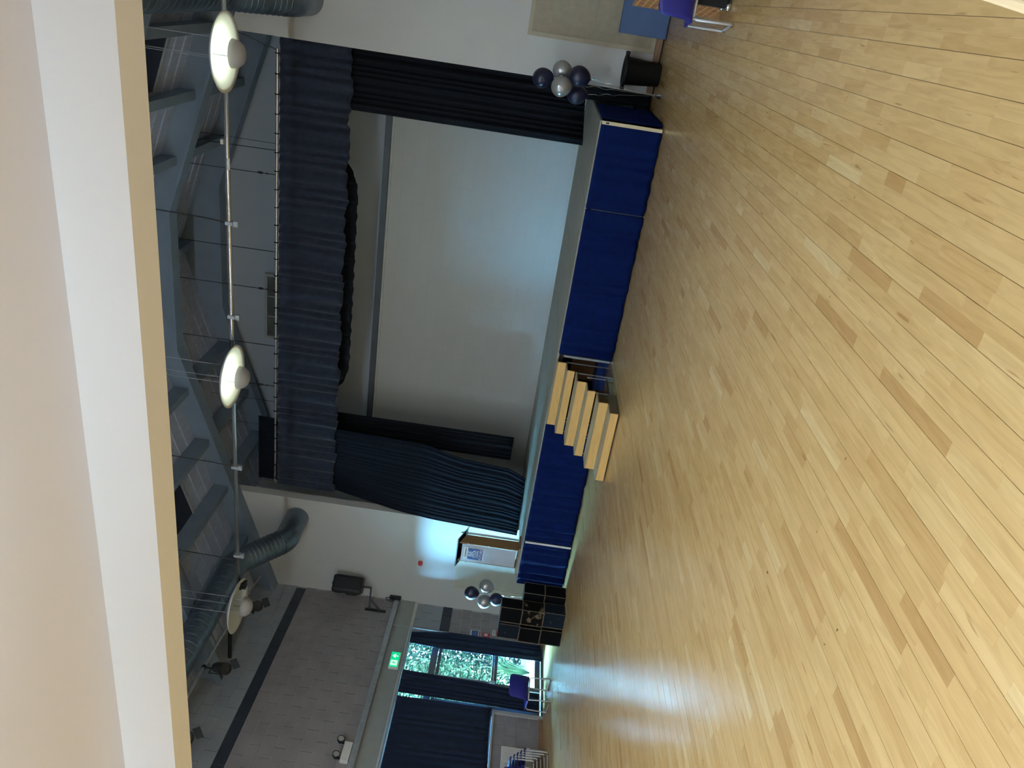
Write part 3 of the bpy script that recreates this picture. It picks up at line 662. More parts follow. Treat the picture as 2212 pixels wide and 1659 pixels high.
# ------------------------------------------------------------------ lectern
lc = thing('lectern', 'wooden sided lectern with frosted front and acrylic top on stage', 'lectern', (-8.62, 10.75, SZ))
def sidepanel(x): return MB().prism([(10.64, SZ+0.03), (10.87, SZ+0.03), (10.87, 1.745), (10.64, 1.845)], lambda a, b, c: Vector((c, a, b)), x-0.009, x+0.009)
sidepanel(-8.43).build('side_panel', OAK, lc); sidepanel(-8.81).build('side_panel', OAK, lc)
MB().box(-8.795, -8.445, 10.628, 10.638, SZ+0.06, 1.80).build('front_panel', FROST, lc)
MB().box(-8.90, -8.34, 10.58, 10.93, SZ, SZ+0.028).build('base', OAK, lc)
def topfr(a, b, c): return Vector((a, 10.585+b, 1.875-b*0.40+c))
MB().box(-8.91, -8.325, 0.0, 0.38, 0.0, 0.012, topfr).build('acrylic_top', ACRYL, lc)
MB().box(-8.91, -8.325, -0.004, 0.0, -0.004, 0.014, topfr).box(-8.329, -8.325, 0, 0.38, -0.002, 0.014, topfr).box(-8.91, -8.906, 0, 0.38, -0.002, 0.014, topfr).build('top_edge', STEEL, lc)
for x in (-8.425, -8.815):
    for z in (0.95, 1.35, 1.7): MB().lathe([(0, 0), (0.012, 0), (0.012, 0.014), (0, 0.014)], (x, 10.64, z), 10, (0, -1, 0)).build('fixing_stud', STEEL, lc)
po = MB().box(-8.745, -8.50, 10.622, 10.627, 1.41, 1.76).build('poster', PRINTW, lc)
MB().box(-8.74, -8.505, 10.6195, 10.622, 1.435, 1.69).build('blue_panel', PRINTB, po)
def tfr(x, z): return Matrix(((1, 0, 0, x), (0, 0, -1, 10.6185), (0, 1, 0, z), (0, 0, 0, 1)))
for body, size, z, x in (('BE', 0.115, 1.635, -8.62), ('YOUR', 0.062, 1.57, -8.62), ('OWN', 0.062, 1.52, -8.62), ('FUTURE', 0.062, 1.466, -8.622)):
    text(body, size, tfr(x, z), PRINTW, po)
tr = MB()
for i in range(6): tr.box(-8.66+i*0.024, -8.645+i*0.024, 10.6195, 10.622, 1.715, 1.735)
tr.box(-8.69, -8.682, 10.6195, 10.622, 1.71, 1.745).box(-8.682, -8.672, 10.6195, 10.622, 1.71, 1.72)
tr.build('logo_line', PRINTK, po)

# ------------------------------------------------------------------ wall fittings on the stage wall
bl = thing('display_board', 'pale framed pinboard behind the lectern and balloons', 'display board', (-9.95, WY, 0.12), group='pinboards on the stage wall')
MB().box(-10.62, -9.35, WY-0.018, WY, 0.17, 1.83).build('felt', mat('board_felt_pale', (0.62, 0.62, 0.55), 0.9, var=0.04), bl)
MB().box(-10.67, -9.30, WY-0.028, WY, 1.83, 1.88).box(-10.67, -9.3, WY-0.028, WY, 0.12, 0.17).box(-10.67, -10.62, WY-0.028, WY, 0.17, 1.83).box(-9.35, -9.30, WY-0.028, WY, 0.17, 1.83).build('frame', mat('board_frame_pale', (0.66, 0.66, 0.55), 0.6), bl)
b2 = thing('display_board', 'beige framed pinboard above the blue mat', 'display board', (0.1, WY, 0.12), group='pinboards on the stage wall')
for (a, b) in ((0.17, 1.0), (1.004, 1.86)): MB().box(-0.46, 1.0, WY-0.018, WY, a, b).build('felt', BOARDF, b2)
MB().box(-0.52, 1.06, WY-0.028, WY, 1.86, 1.915).box(-0.52, 1.06, WY-0.028, WY, 0.115, 0.17).box(-0.52, -0.46, WY-0.028, WY, 0.17, 1.86).box(1.0, 1.06, WY-0.028, WY, 0.17, 1.86).build('frame', BOARDE, b2)
struct('baseboard_right', MB().box(-1.05, XR, WY-0.018, WY, 0.02, 0.105), SKIRTING, 'brown wooden skirting below the beige pinboard')
struct('trim_5', MB().box(-1.05, XR, WY-0.03, WY-0.018, 0.0, 0.02).box(-1.05, XR, WY-0.018, WY, 0, 0.02), BLACKP, 'black rubber strip at the foot of the skirting')
struct('trim_6', MB().box(-9.10, -9.06, WY-0.012, WY, 0.81, 7), WALLW, 'plaster bead on the stage opening edge')
al = thing('alarm_sounder', 'small red alarm sounder on the white stage wall', 'alarm', (-10.15, WY, 2.58))
MB().lathe([(0, 0), (0.05, 0), (0.05, 0.03), (0, 0.03)], (-10.15, WY, 2.585), 20, (0, -1, 0)).build('base', WHITEP, al)
MB().lathe([(0.045, 0.03), (0.045, 0.07), (0.03, 0.09), (0, 0.095)], (-10.15, WY, 2.585), 20, (0, -1, 0)).build('dome', RED, al, smooth=True)

# ------------------------------------------------------------------ loudspeaker on bracket
lpc = lw(0.27, 0.42, 3.93)
ls = thing('loudspeaker', 'black portable loudspeaker mounted high in the corner', 'loudspeaker', lpc, rz=R(-52))
mb = MB()
sec = [(-0.17, -0.16), (0.17, -0.16), (0.20, -0.10), (0.13, 0.17), (-0.13, 0.17), (-0.20, -0.10)]
mb.prism([(a, b) for a, b in sec], lambda a, b, c: Vector((a, b, c)), -0.285, 0.285)
mb.build('cabinet', BLACKP, ls, local=True, bevel=0.03)
MB().lathe([(0, 0.0), (0.07, -0.0), (0.12, 0.012), (0.13, 0.02), (0.13, 0.0)], (0, -0.162, -0.10), 28, (0, -1, 0)).build('woofer', DARK, ls, local=True, smooth=True)
MB().box(-0.10, 0.10, -0.172, -0.16, 0.10, 0.24).box(-0.06, 0.06, -0.178, -0.172, 0.13, 0.21).build('horn', DARK, ls, local=True, bevel=0.004)
MB().box(-0.06, 0.06, -0.03, 0.03, 0.288, 0.31).build('handle', DARK, ls, local=True, bevel=0.008)
MB().lathe([(0, 0), (0.018, 0), (0.018, 0.006), (0, 0.006)], (0.03, -0.165, -0.22), 14, (0, -1, 0)).build('badge', emat('speaker_led', (1.0, 0.45, 0.30), 1.2), ls, local=True)
bk = thing('speaker_bracket', 'black wall bracket holding the corner loudspeaker', 'bracket', lw(0.4, 0, 3.3))
MB().tube([lpc+Vector((0, 0, -0.285)), lpc+Vector((0, 0, -0.46))], 0.02, 10).build('socket', DARK, bk)
e1 = lpc+Vector((0, 0, -0.45)); e2 = lw(0.42, 0.03, 3.46)
MB().bar(e1, e2, 0.03, 0.03).build('arm', DARK, bk)
MB().bar(e1+(e2-e1)*0.55, lw(0.42, 0.03, 3.25), 0.03, 0.03).build('brace', DARK, bk)
MB().box(0.39, 0.45, 0.006, 0.03, 3.13, 3.54, lw).build('plate', DARK, bk)
# cable tray end and cable bundle in the corner
tag(MB().tube([lw(0.06, 0.10, 3.12), lw(0.12, 0.12, 3.19), lw(0.2, 0.12, 3.14), lw(0.17, 0.09, 3.05), lw(0.08, 0.1, 3.0)], 0.008, 6).box(0.03, 0.1, 0.08, 0.14, 2.9, 3.12, lw).build('cable_bundle', DARK), 'black cable bundle at the end of the steel channel', 'cable')

# ------------------------------------------------------------------ exit sign, emergency light, notices
ex = thing('exit_sign', 'green illuminated exit sign with white arrow above the door', 'exit sign', lw(1.76, 0.03, 2.63))
MB().box(1.57, 1.96, 0.03, 0.085, 2.62, 2.80, lw).build('housing', WHITEP, ex, bevel=0.004)
MB().box(1.575, 1.955, 0.085, 0.088, 2.64, 2.795, lw).build('face', GREENE, ex)
am = MB()
def ef(a, b, c): return lw(1.765-a, 0.088+c, 2.7175+b)       # a to the viewer's right
am.prism([(0.055, 0.0), (0.105, 0.05), (0.125, 0.03), (0.11, 0.015), (0.16, 0.015), (0.16, -0.015), (0.11, -0.015), (0.125, -0.03), (0.105, -0.05)], ef, 0.0, 0.001)
ar = MB()   # upward arrow in the far half
ar.prism([(0.09, 0.055), (0.145, 0.0), (0.125, -0.014), (0.101, 0.012), (0.101, -0.055), (0.079, -0.055), (0.079, 0.012), (0.055, -0.014), (0.035, 0.0)], ef, 0.0, 0.001)
ar.build('arrow', WHITEE, ex)
fg = MB().prism([(-0.15, -0.06), (-0.02, -0.06), (-0.02, 0.06), (-0.15, 0.06)], ef, 0.0, 0.0006)
fg.build('doorway_field', WHITEE, ex)
rm = MB().prism([(-0.075, 0.052), (-0.06, 0.04), (-0.075, 0.028), (-0.09, 0.04)], ef, 0.0006, 0.0014).prism([(-0.10, 0.022), (-0.07, 0.026), (-0.045, 0.005), (-0.03, 0.008), (-0.03, 0.0), (-0.05, -0.006), (-0.065, 0.008), (-0.075, -0.012), (-0.055, -0.03), (-0.06, -0.055), (-0.07, -0.055), (-0.068, -0.032), (-0.09, -0.018), (-0.115, -0.045), (-0.125, -0.038), (-0.098, -0.006), (-0.10, 0.01), (-0.12, -0.003), (-0.125, 0.004)], ef, 0.0006, 0.0014)
rm.build('running_figure', GREENE, ex)
em = thing('emergency_light', 'white twin-head emergency light above the long curtain', 'emergency light', lw(3.9, 0.006, 3.02))
MB().box(3.71, 4.07, 0.012, 0.09, 3.03, 3.16, lw).build('body', WHITEP, em, bevel=0.006)
for s in (3.70, 4.0):
    hd = MB().lathe([(0, 0), (0.03, 0.0), (0.055, 0.05), (0.06, 0.09), (0.055, 0.092)], lw(s+0.02, 0.06, 3.235), 20, LN+Vector((0.3, 0, -0.15))).build('lamp_head', BLACKP, em, smooth=True)
    MB().lathe([(0, 0.086), (0.05, 0.086)], lw(s+0.02, 0.06, 3.235), 20, LN+Vector((0.3, 0, -0.15))).build('lens', FOIL, hd)
    MB().tube([lw(s+0.02, 0.05, 3.16), lw(s+0.02, 0.05, 3.21)], 0.012, 8).build('stalk', BLACKP, em)
def notice(s0, s1, z0, z1, label, parts):
    t = thing('safety_notice', label, 'notice', lw((s0+s1)/2, 0.006, z0), group='notices beside the door')
    MB().box(s0, s1, 0.0095, 0.015, z0, z1, lw).build('plate', PRINTW, t)
    for (a, b, c, d, m, nm) in parts:
        MB().box(s0+(s1-s0)*a, s0+(s1-s0)*b, 0.015, 0.0165, z0+(z1-z0)*c, z0+(z1-z0)*d, lw).build(nm, m, t)
notice(0.58, 0.78, 1.22, 1.42, 'white notice with blue panel and red footer beside the door', [(0.08, 0.92, 0.25, 0.88, PRINTB, 'blue_panel'), (0.08, 0.92, 0.05, 0.16, RED, 'red_footer'), (0.2, 0.8, 0.52, 0.56, None or PRINTW, 'text_line'), (0.2, 0.8, 0.68, 0.72, PRINTW, 'text_line'), (0.2, 0.7, 0.36, 0.40, PRINTW, 'text_line')])
notice(0.50, 0.66, 0.87, 1.0, 'small white notice with red lower half near the boxes', [(0.04, 0.96, 0.05, 0.45, RED, 'red_band'), (0.15, 0.85, 0.2, 0.3, PRINTW, 'text_line'), (0.1, 0.8, 0.62, 0.68, PRINTK, 'text_line'), (0.1, 0.7, 0.78, 0.84, PRINTK, 'text_line')])
cp = thing('fire_call_point', 'red fire alarm call point between the two notices', 'call point', lw(0.73, 0.006, 1.05))
MB().box(0.66, 0.78, 0.0095, 0.05, 1.04, 1.18, lw).build('housing', RED, cp, bevel=0.006)
MB().box(0.685, 0.755, 0.05, 0.053, 1.085, 1.15, lw).build('press_glass', PRINTW, cp)
fx = thing('fire_extinguisher', 'red fire extinguisher on the wall behind the black boxes', 'fire extinguisher', lw(0.58, 0.1, 0.1))
MB().lathe([(0, 0.0), (0.07, 0.0), (0.075, 0.02), (0.075, 0.40), (0.06, 0.45), (0.02, 0.475), (0.02, 0.50), (0, 0.5)], lw(0.58, 0.1, 0.1), 20).build('cylinder', RED, fx, smooth=True)
MB().box(0.54, 0.62, 0.085, 0.115, 0.60, 0.66, lw).build('valve', BLACKP, fx, bevel=0.006)
MB().tube([lw(0.62, 0.1, 0.62), lw(0.72, 0.13, 0.58), lw(0.75, 0.14, 0.42), lw(0.70, 0.14, 0.22)], 0.012, 8).build('hose', BLACKP, fx)
cd = MB().box(0.79, 0.81, 0.03, 0.05, 0.08, 2.95, lw)
tag(cd.build('conduit', STEEL), 'slim grey conduit running down beside the glazed door', 'conduit')
# radiator
rd = thing('radiator', 'white panel radiator below the long curtain', 'radiator', lw(4.2, 0.05, 0.18))
MB().box(3.40, 5.0, 0.06, 0.12, 0.19, 0.69, lw).build('panel', WHITEP, rd, bevel=0.01)
for i in range(16): MB().box(3.46+i*0.095, 3.52+i*0.095, 0.12, 0.128, 0.24, 0.64, lw).build('rib', WHITEP, rd)
MB().tube([lw(3.38, 0.09, 0.0), lw(3.38, 0.09, 0.25), lw(3.42, 0.09, 0.25)], 0.012, 8).lathe([(0, 0), (0.025, 0), (0.025, 0.06), (0, 0.06)], lw(3.38, 0.09, 0.22), 12).build('valve', WHITEP, rd)

# ------------------------------------------------------------------ lighting pipe and stage lanterns on the side wall
pp = thing('lighting_pipe', 'steel lighting pipe along the top of the block wall', 'pipe', lw(2.5, 0.8, 5.5))
MB().tube([lw(1.2, 0.8, 5.545), lw(8.6, 0.8, 5.545)], 0.026, 10).build('tube', STEEL, pp)
for s in (2.2, 4.6, 7.2): MB().bar(lw(s, 0.01, 5.545), lw(s, 0.8, 5.545), 0.04, 0.06).build('bracket', DARK, pp)
def lantern(s, zt, label, tilt):
    p = lw(s, 0.8, 5.545); t = thing('stage_lantern', label, 'stage light', p, group='stage lanterns on the wall pipe')
    MB().tube([p+Vector((0, 0, 0.0)), p+Vector((0, 0, -0.12))], 0.012, 8).lathe([(0.035, -0.03), (0.04, 0), (0.035, 0.03)], p, 12, LD).build('hook_clamp', DARK, t)
    c = p+Vector((0.04, 0, -0.27)); ax = Vector((math.cos(tilt)*0.8, -0.5, -math.sin(tilt)))
    MB().tube([p+LD*0.10+Vector((0, 0, -0.27)), p+LD*0.10+Vector((0, 0, -0.12)), p-LD*0.10+Vector((0, 0, -0.12)), p-LD*0.10+Vector((0, 0, -0.27))], 0.009, 6).build('yoke', DARK, t)
    MB().lathe([(0, -0.17), (0.07, -0.17), (0.085, -0.10), (0.085, 0.12), (0.095, 0.13), (0.095, 0.18), (0.08, 0.18), (0.08, 0.14), (0, 0.13)], c, 14, ax).build('body', DARK, t)
    q = Vector((0, 0, 1)).rotation_difference(ax.normalized())
    for a in (0, 1):
        d = q @ Vector((0.095 if a else -0.095, 0, 0.18)); e = q @ Vector((0.17 if a else -0.17, 0, 0.27)); sv = q @ Vector((0, 0.08, 0))
        MB().grid(lambda u, v: c+d+(e-d)*u+sv*(v*2-1), 1, 1).build('barn_door', DARK, t, solid=0.004)
lantern(1.80, 5.4, 'black stage lantern hidden behind the unlit pendant', R(35))
lantern(3.33, 5.4, 'black stage lantern in the middle of the wall pipe', R(45))
lantern(4.72, 5.2, 'black stage lantern half hidden by the bulkhead edge', R(40))
tag(MB().tube([(-10.1, 12.0, 5.36), (-10.7, 12.0, 5.56), lw(0.25, 0.05, 5.80)], 0.006, 6).build('wall_cable', WHITEP), 'thin pale cable slanting across the corner above the duct', 'cable')

# ------------------------------------------------------------------ ducts
def duct(x, label):
    t = thing('air_duct', label, 'duct', (x, 8, 5.5), group='spiral air ducts')
    rr = 0.22; zr, ze = 5.68, 5.03
    pr = [(x, 2.5, zr), (x, 10.42, zr)]
    MB().tube(pr, rr, 32, caps=False).build('straight_run', DUCT, t, smooth=True)
    seg = lambda a, b, n: [tuple(Vector(a)+(Vector(b)-Vector(a))*i/n for i in range(n+1))]
    a1 = Vector((x, 10.42, zr)); pts = []
    ang = R(40); rad = 0.38
    for i in range(7): q = ang*i/6; pts.append(a1+Vector((0, rad*math.sin(q), -rad*(1-math.cos(q)))))
    MB().tube(pts, rr+0.006, 32, caps=False).build('elbow', DUCT, t, smooth=True)
    d = Vector((0, math.cos(ang), -math.sin(ang))); b1 = pts[-1]
    pts2 = []; 
    # second elbow ends horizontal at ze
    drop = (b1.z-ze) - rad*(1-math.cos(ang)); ln = drop/math.sin(ang); b2_ = b1+d*ln
    MB().tube([b1, b2_], rr, 32, caps=False).build('drop_section', DUCT, t, smooth=True)
    for i in range(7): q = ang*(1-i/6); pts2.append(b2_+Vector((0, rad*(math.sin(ang)-math.sin(q)), -rad*(math.cos(q)-math.cos(ang)))))
    MB().tube(pts2, rr+0.006, 32, caps=False).build('elbow', DUCT, t, smooth=True)
    if pts2[-1].y < WY: MB().tube([pts2[-1], (x, WY+0.02, pts2[-1].z)], rr, 32, caps=False).build('wall_stub', DUCT, t, smooth=True)
    n = 9
    for i in range(n+1):
        p = b1+d*ln*i/n; MB().lathe([(rr, -0.006), (rr+0.008, 0), (rr, 0.006)], p, 32, d).build('seam_ring', DUCT, t, smooth=True)
    for i in range(34):
        y = 10.40-i*0.145; MB().lathe([(rr, -0.006), (rr+0.006, 0), (rr, 0.006)], (x, y, zr), 32, (0, 1, 0)).build('seam_ring', DUCT, t, smooth=True)
    for y in (9.0, 6.5): MB().tube([(x, y, zr+rr), (x, y, zdk(x))], 0.008, 6).build('hanger', DARK, t)
duct(-9.5, 'grey spiral air duct on the window side turning into the wall')
duct(-0.5, 'grey spiral air duct on the bin side turning into the wall')

# ------------------------------------------------------------------ lighting bar and pendants
lb = thing('lighting_bar', 'long steel lighting bar slung across the hall behind the pendants', 'lighting bar', (-4.2, 8.95, 5.03))
MB().tube([(1.0, 8.95, 5.045), (-8.55, 8.95, 5.02)], 0.027, 12).build('tube', CHROME, lb, smooth=True)
MB().tube([(-4.42, 8.95, 5.035), (-4.75, 8.95, 5.034)], 0.031, 12).build('sleeve', DARK, lb, smooth=True)
for x in (-2.9, -4.1, -6.35, -7.9):
    MB().box(x-0.02, x+0.02, 8.91, 8.99, 4.98, 5.07).box(x-0.04, x+0.03, 8.93, 8.97, 4.93, 4.98).build('clamp', STEEL, lb)
for x in (-2.9, -6.35, -8.0):
    MB().tube([(x, 8.95, 5.06), (x+0.02, 8.95, 5.35), (x+0.05, 8.97, zdk(x))], 0.007, 6).build('hanging_wire', DARK, lb)
MB().box(-1.99, -1.94, 8.91, 8.97, 5.07, 5.10).box(-2.27, -2.14, 8.915, 8.925, 5.0, 5.03).build('cable_label', PVCW, lb)
MB().box(-8.52, -8.38, 8.9, 9.0, 4.96, 5.0).box(-8.50, -8.46, 8.9, 9.0, 4.9, 4.96).box(-8.44, -8.40, 8.9, 9.0, 4.9, 4.96).build('socket_strip', DARK, lb)
def pendant(x, lit, label, y=8.68):
    z = 4.90
    t = thing('pendant_lamp', label, 'pendant lamp', (x, y, z), group='dish pendant lamps')
    RD = 0.405
    MB().lathe([(0.0, 0.115), (0.12, 0.105), (0.25, 0.075), (0.36, 0.03), (RD, 0.0), (RD, -0.006), (0.36, 0.018), (0.25, 0.062), (0.12, 0.092), (0.0, 0.10)], (x, y, z+0.03), 64).build('dish', LAMPW, t, smooth=True)
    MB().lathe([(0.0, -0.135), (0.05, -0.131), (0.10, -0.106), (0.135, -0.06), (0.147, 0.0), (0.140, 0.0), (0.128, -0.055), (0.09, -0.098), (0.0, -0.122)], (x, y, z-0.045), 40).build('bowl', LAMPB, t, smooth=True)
    for a in (0.3, 2.4, 4.5): MB().tube([(x+0.1*math.cos(a), y+0.1*math.sin(a), z-0.14), (x+0.1*math.cos(a), y+0.1*math.sin(a), z+0.125)], 0.006, 6).build('rod', STEEL, t)
    MB().lathe([(0, -0.06), (0.10, -0.06), (0.118, -0.03), (0.10, -0.012), (0, -0.006)], (x, y, z-0.045), 28).build('bulb', BULB if lit else WHITEP, t, smooth=True)
    for a in (0.2, 2.3, 4.4):
        px_, py_ = x+0.13*math.cos(a), y+0.13*math.sin(a); MB().tube([(px_, py_, z+0.12), (px_, py_, zdk(px_))], 0.004, 5).build('suspension_wire', STEEL, t)
pendant(-0.99, True, 'lit white dish pendant lamp closest to the bin-side duct')
pendant(-4.80, True, 'lit white dish pendant lamp in the middle of the bar')
pendant(-8.62, False, 'unlit white dish pendant lamp near the block wall')
pendant(-0.99, True, 'lit white dish pendant lamp of the row behind the bulkhead, bin side', 5.3)  # second row, out of view, added to brighten the hall
pendant(-4.80, True, 'lit white dish pendant lamp of the row behind the bulkhead, middle', 5.3)
pendant(-8.62, True, 'lit white dish pendant lamp of the row behind the bulkhead, window side', 5.3)

for (x, nm) in ((-0.9, 'bin side'), (-4.8, 'middle'), (-8.05, 'window side')):  # tubes out of view, added to lift the light in the hall
    t = thing('fill_tube_light', 'long suspended tube light just beyond the bulkhead, ' + nm, 'tube light', (x, 3.7, 4.7), group='suspended tube lights')
    for dy in (-0.07, 0.07): MB().tube([(x-0.9, 3.7+dy, 4.66), (x+0.9, 3.7+dy, 4.66)], 0.03, 12).build('tube', TUBE, t)
    MB().box(x-0.95, x+0.95, 3.66, 3.74, 4.66, 4.72).build('spine', WHITEP, t)
    for dx in (-0.7, 0.7): MB().tube([(x+dx, 3.7, 4.72), (x+dx, 3.7, zdk(x+dx))], 0.005, 6).build('suspension_wire', STEEL, t)
# ------------------------------------------------------------------ balloons
def balloon(p, r, m, label, foot, group, tilt=(0, 0, 1)):
    p = Vector(p); foot = Vector(foot)
    t = thing('balloon', label, 'balloon', p, group=group)
    prof = []
    for i in range(17):
        a = -math.pi/2+math.pi*i/16; rr = math.cos(a)*r; z = math.sin(a)*r
        if z < 0: z *= 1.22; rr *= 1-0.12*(-z/r/1.22)**2
        prof.append((max(rr, 0.0), z))
    ax = Vector(tilt)
    MB().lathe(prof, p, 28, ax).build('skin', m, t, smooth=True)
    q = Vector((0, 0, 1)).rotation_difference(ax.normalized()); kn = p+q @ Vector((0, 0, -r*1.22))
    MB().lathe([(0.004, 0.006), (0.012, -0.012), (0.0, -0.004)], kn, 8).build('knot', m, t)
    pts = [kn]; N = 40; rnd = random.Random(int(p.x*1000+p.z*100))
    for i in range(1, N+1):
        f = i/N; w_ = 0.012*math.sin(f*9*math.pi)*(1 if 0.08 < f < 0.45 else 0.1)
        pts.append(kn+(foot-kn)*f+Vector((w_, 0.012*math.cos(f*9*math.pi)*(1 if 0.08 < f < 0.45 else 0.1), 0)))
    MB().tube(pts, 0.0022, 5).build('ribbon', RIBBON, t)
GR = 'balloons by the bin'; GL = 'balloons behind the boxes'
fR = (-0.99, 11.26, 0.05)
balloon((-1.00, 11.42, 1.62), 0.132, NAVYBAL, 'topmost navy balloon of the cluster by the bin', fR, GR, (-0.25, 0, 1))
balloon((-0.86, 11.38, 1.37), 0.125, SILVBAL, 'silver balloon at the back of the cluster by the bin', fR, GR, (0.25, 0.2, 1))
balloon((-1.05, 11.16, 1.355), 0.135, SILVBAL, 'silver balloon at the front of the cluster by the bin', fR, GR, (-0.35, -0.3, 1))
balloon((-0.89, 11.20, 1.14), 0.135, NAVYBAL, 'navy balloon in front at the wall side of the bin cluster', fR, GR, (0.15, -0.1, 1))
balloon((-1.15, 11.44, 1.12), 0.128, NAVYBAL, 'lowest navy balloon against the dark drape', fR, GR, (-0.2, 0.2, 1))
fL = (-9.5, 10.75, 0.05)
balloon((-9.46, 10.60, 1.53), 0.118, NAVYBAL, 'topmost navy balloon above the stacked boxes', fL, GL, (-0.1, 0, 1))
balloon((-9.28, 10.62, 1.29), 0.12, SILVBAL, 'silver balloon over the stacked boxes, lectern side', fL, GL, (0.3, 0, 1))
balloon((-9.58, 10.56, 1.28), 0.12, SILVBAL, 'silver balloon over the stacked boxes, window side', fL, GL, (-0.3, 0, 1))
balloon((-9.44, 10.50, 1.085), 0.112, NAVYBAL, 'lower navy balloon half hidden by the stacked boxes', fL, GL, (0, -0.2, 1))
for (p, nm) in ((fR, 'silver foil balloon weight on the floor by the stage end'), (fL, 'silver foil balloon weight behind the stacked boxes')):
    t = thing('balloon_weight', nm, 'balloon weight', (p[0], p[1], 0))
    MB().lathe([(0, 0), (0.035, 0), (0.03, 0.045), (0.012, 0.06), (0.03, 0.085), (0, 0.075)], (p[0], p[1], 0.0), 9).build('foil_body', FOIL, t)
    rnd = random.Random(3); m = MB()
    for i in range(14):
        a = rnd.uniform(0, 6.3); d = Vector((math.cos(a), math.sin(a), rnd.uniform(0.3, 1.6)))*0.05; s_ = Vector((-math.sin(a), math.cos(a), 0))*0.006; b = Vector((p[0], p[1], 0.06)); k = len(m.v)
        m.v += [tuple(b-s_), tuple(b+s_), tuple(b+d+s_), tuple(b+d-s_)]; m.f.append((k, k+1, k+2, k+3))
    m.build('tinsel', FOIL, t)

# ------------------------------------------------------------------ stacked black boxes
def stage_box(x, y, z, w_, d_, h_, rz, m, label):
    t = thing('stage_box', label, 'box', (x, y, z), R(rz), 'black stage boxes in the stack')
    MB().box(-w_/2, w_/2, -d_/2, d_/2, 0.0015, h_-0.0015).build('body', m, t, local=True, bevel=0.004)
    e = 0.006
    em_ = MB()
    for sx in (-1, 1):
        for sy in (-1, 1):
            em_.box(sx*w_/2-e, sx*w_/2+e*0.12*sx if sx > 0 else sx*w_/2+e, sy*d_/2-(e if sy > 0 else e*0.12), sy*d_/2+(e*0.12 if sy > 0 else e), 0.01, h_-0.01)
    for z_ in (0.002, h_-0.008):
        for sy in (-1, 1): em_.box(-w_/2, w_/2, sy*d_/2-(e if sy > 0 else e*0.2), sy*d_/2+(e*0.2 if sy > 0 else e), z_, z_+0.006)
        for sx in (-1, 1): em_.box(sx*w_/2-(e if sx > 0 else e*0.2), sx*w_/2+(e*0.2 if sx > 0 else e), -d_/2, d_/2, z_, z_+0.006)
    em_.build('worn_edges', BOXEDGE, t, local=True)
H = 0.345; BW = 0.27
stage_box(-8.72, 9.92, 0, BW, 0.265, H, 3, BOXK, 'black box on the floor, closest to the stage skirt')
stage_box(-8.79, 9.585, 0, BW, 0.265, H, 8, BOXLIT, 'bluish black box on the floor at the corner of the stack')
stage_box(-9.105, 9.535, 0, BW, 0.265, H, 6, BOXK, 'black box on the floor, closest to the door')
stage_box(-8.725, 9.93, H, BW, 0.265, H, 2, BOXK, 'black box in the middle tier, closest to the stage skirt')
stage_box(-8.795, 9.58, H, BW, 0.265, H, 7, BOXW, 'badly scuffed box in the middle tier with bare plywood showing')
stage_box(-9.11, 9.53, H, BW, 0.265, H, 5, BOXK, 'black box in the middle tier, closest to the door')
stage_box(-8.80, 9.585, 2*H, BW, 0.265, H, 8, BOXK, 'black box in the top tier, beside the balloons')
stage_box(-9.09, 9.54, 2*H, BW, 0.265, H, 4, BOXLIT, 'bluish scuffed box in the top tier, closest to the door')

# ------------------------------------------------------------------ bin, mat, right-hand things
bn = thing('waste_bin', 'black plastic waste bin against the stage wall', 'bin', (-0.77, 11.75, 0))
prof = [(0, 0.0), (0.145, 0.0), (0.15, 0.01), (0.185, 0.46), (0.205, 0.475), (0.21, 0.515), (0.20, 0.515), (0.19, 0.48), (0.178, 0.47), (0.14, 0.02), (0, 0.02)]
MB().lathe(prof, (-0.77, 11.78, 0), 36).build('body', BLACKP, bn, smooth=True)
MB().lathe([(0.205, 0.47), (0.225, 0.475), (0.225, 0.50), (0.21, 0.515)], (-0.77, 11.78, 0), 36).build('rim', BLACKP, bn, smooth=True)
for sx in (-1, 1): MB().box(-0.77+sx*0.23-0.02, -0.77+sx*0.23+0.02, 11.73, 11.83, 0.46, 0.52).build('handle', BLACKP, bn, bevel=0.008)
mt = thing('gym_mat', 'blue vinyl gym mat leaning against the beige pinboard', 'mat', (0.35, 11.9, 0))
MB().hexa([(-0.31, 11.86, 0.012), (1.0, 11.86, 0.012), (1.0, 11.90, 0.012), (-0.31, 11.90, 0.012), (-0.31, 11.96, 0.66), (1.0, 11.96, 0.66), (1.0, 12.0, 0.66), (-0.31, 12.0, 0.66)]).build('pad', BLUEMAT, mt, bevel=0.008)
MB().box(-0.312, 1.0, 11.856, 11.905, 0.0, 0.014).build('edge_strip', BLACKP, mt)
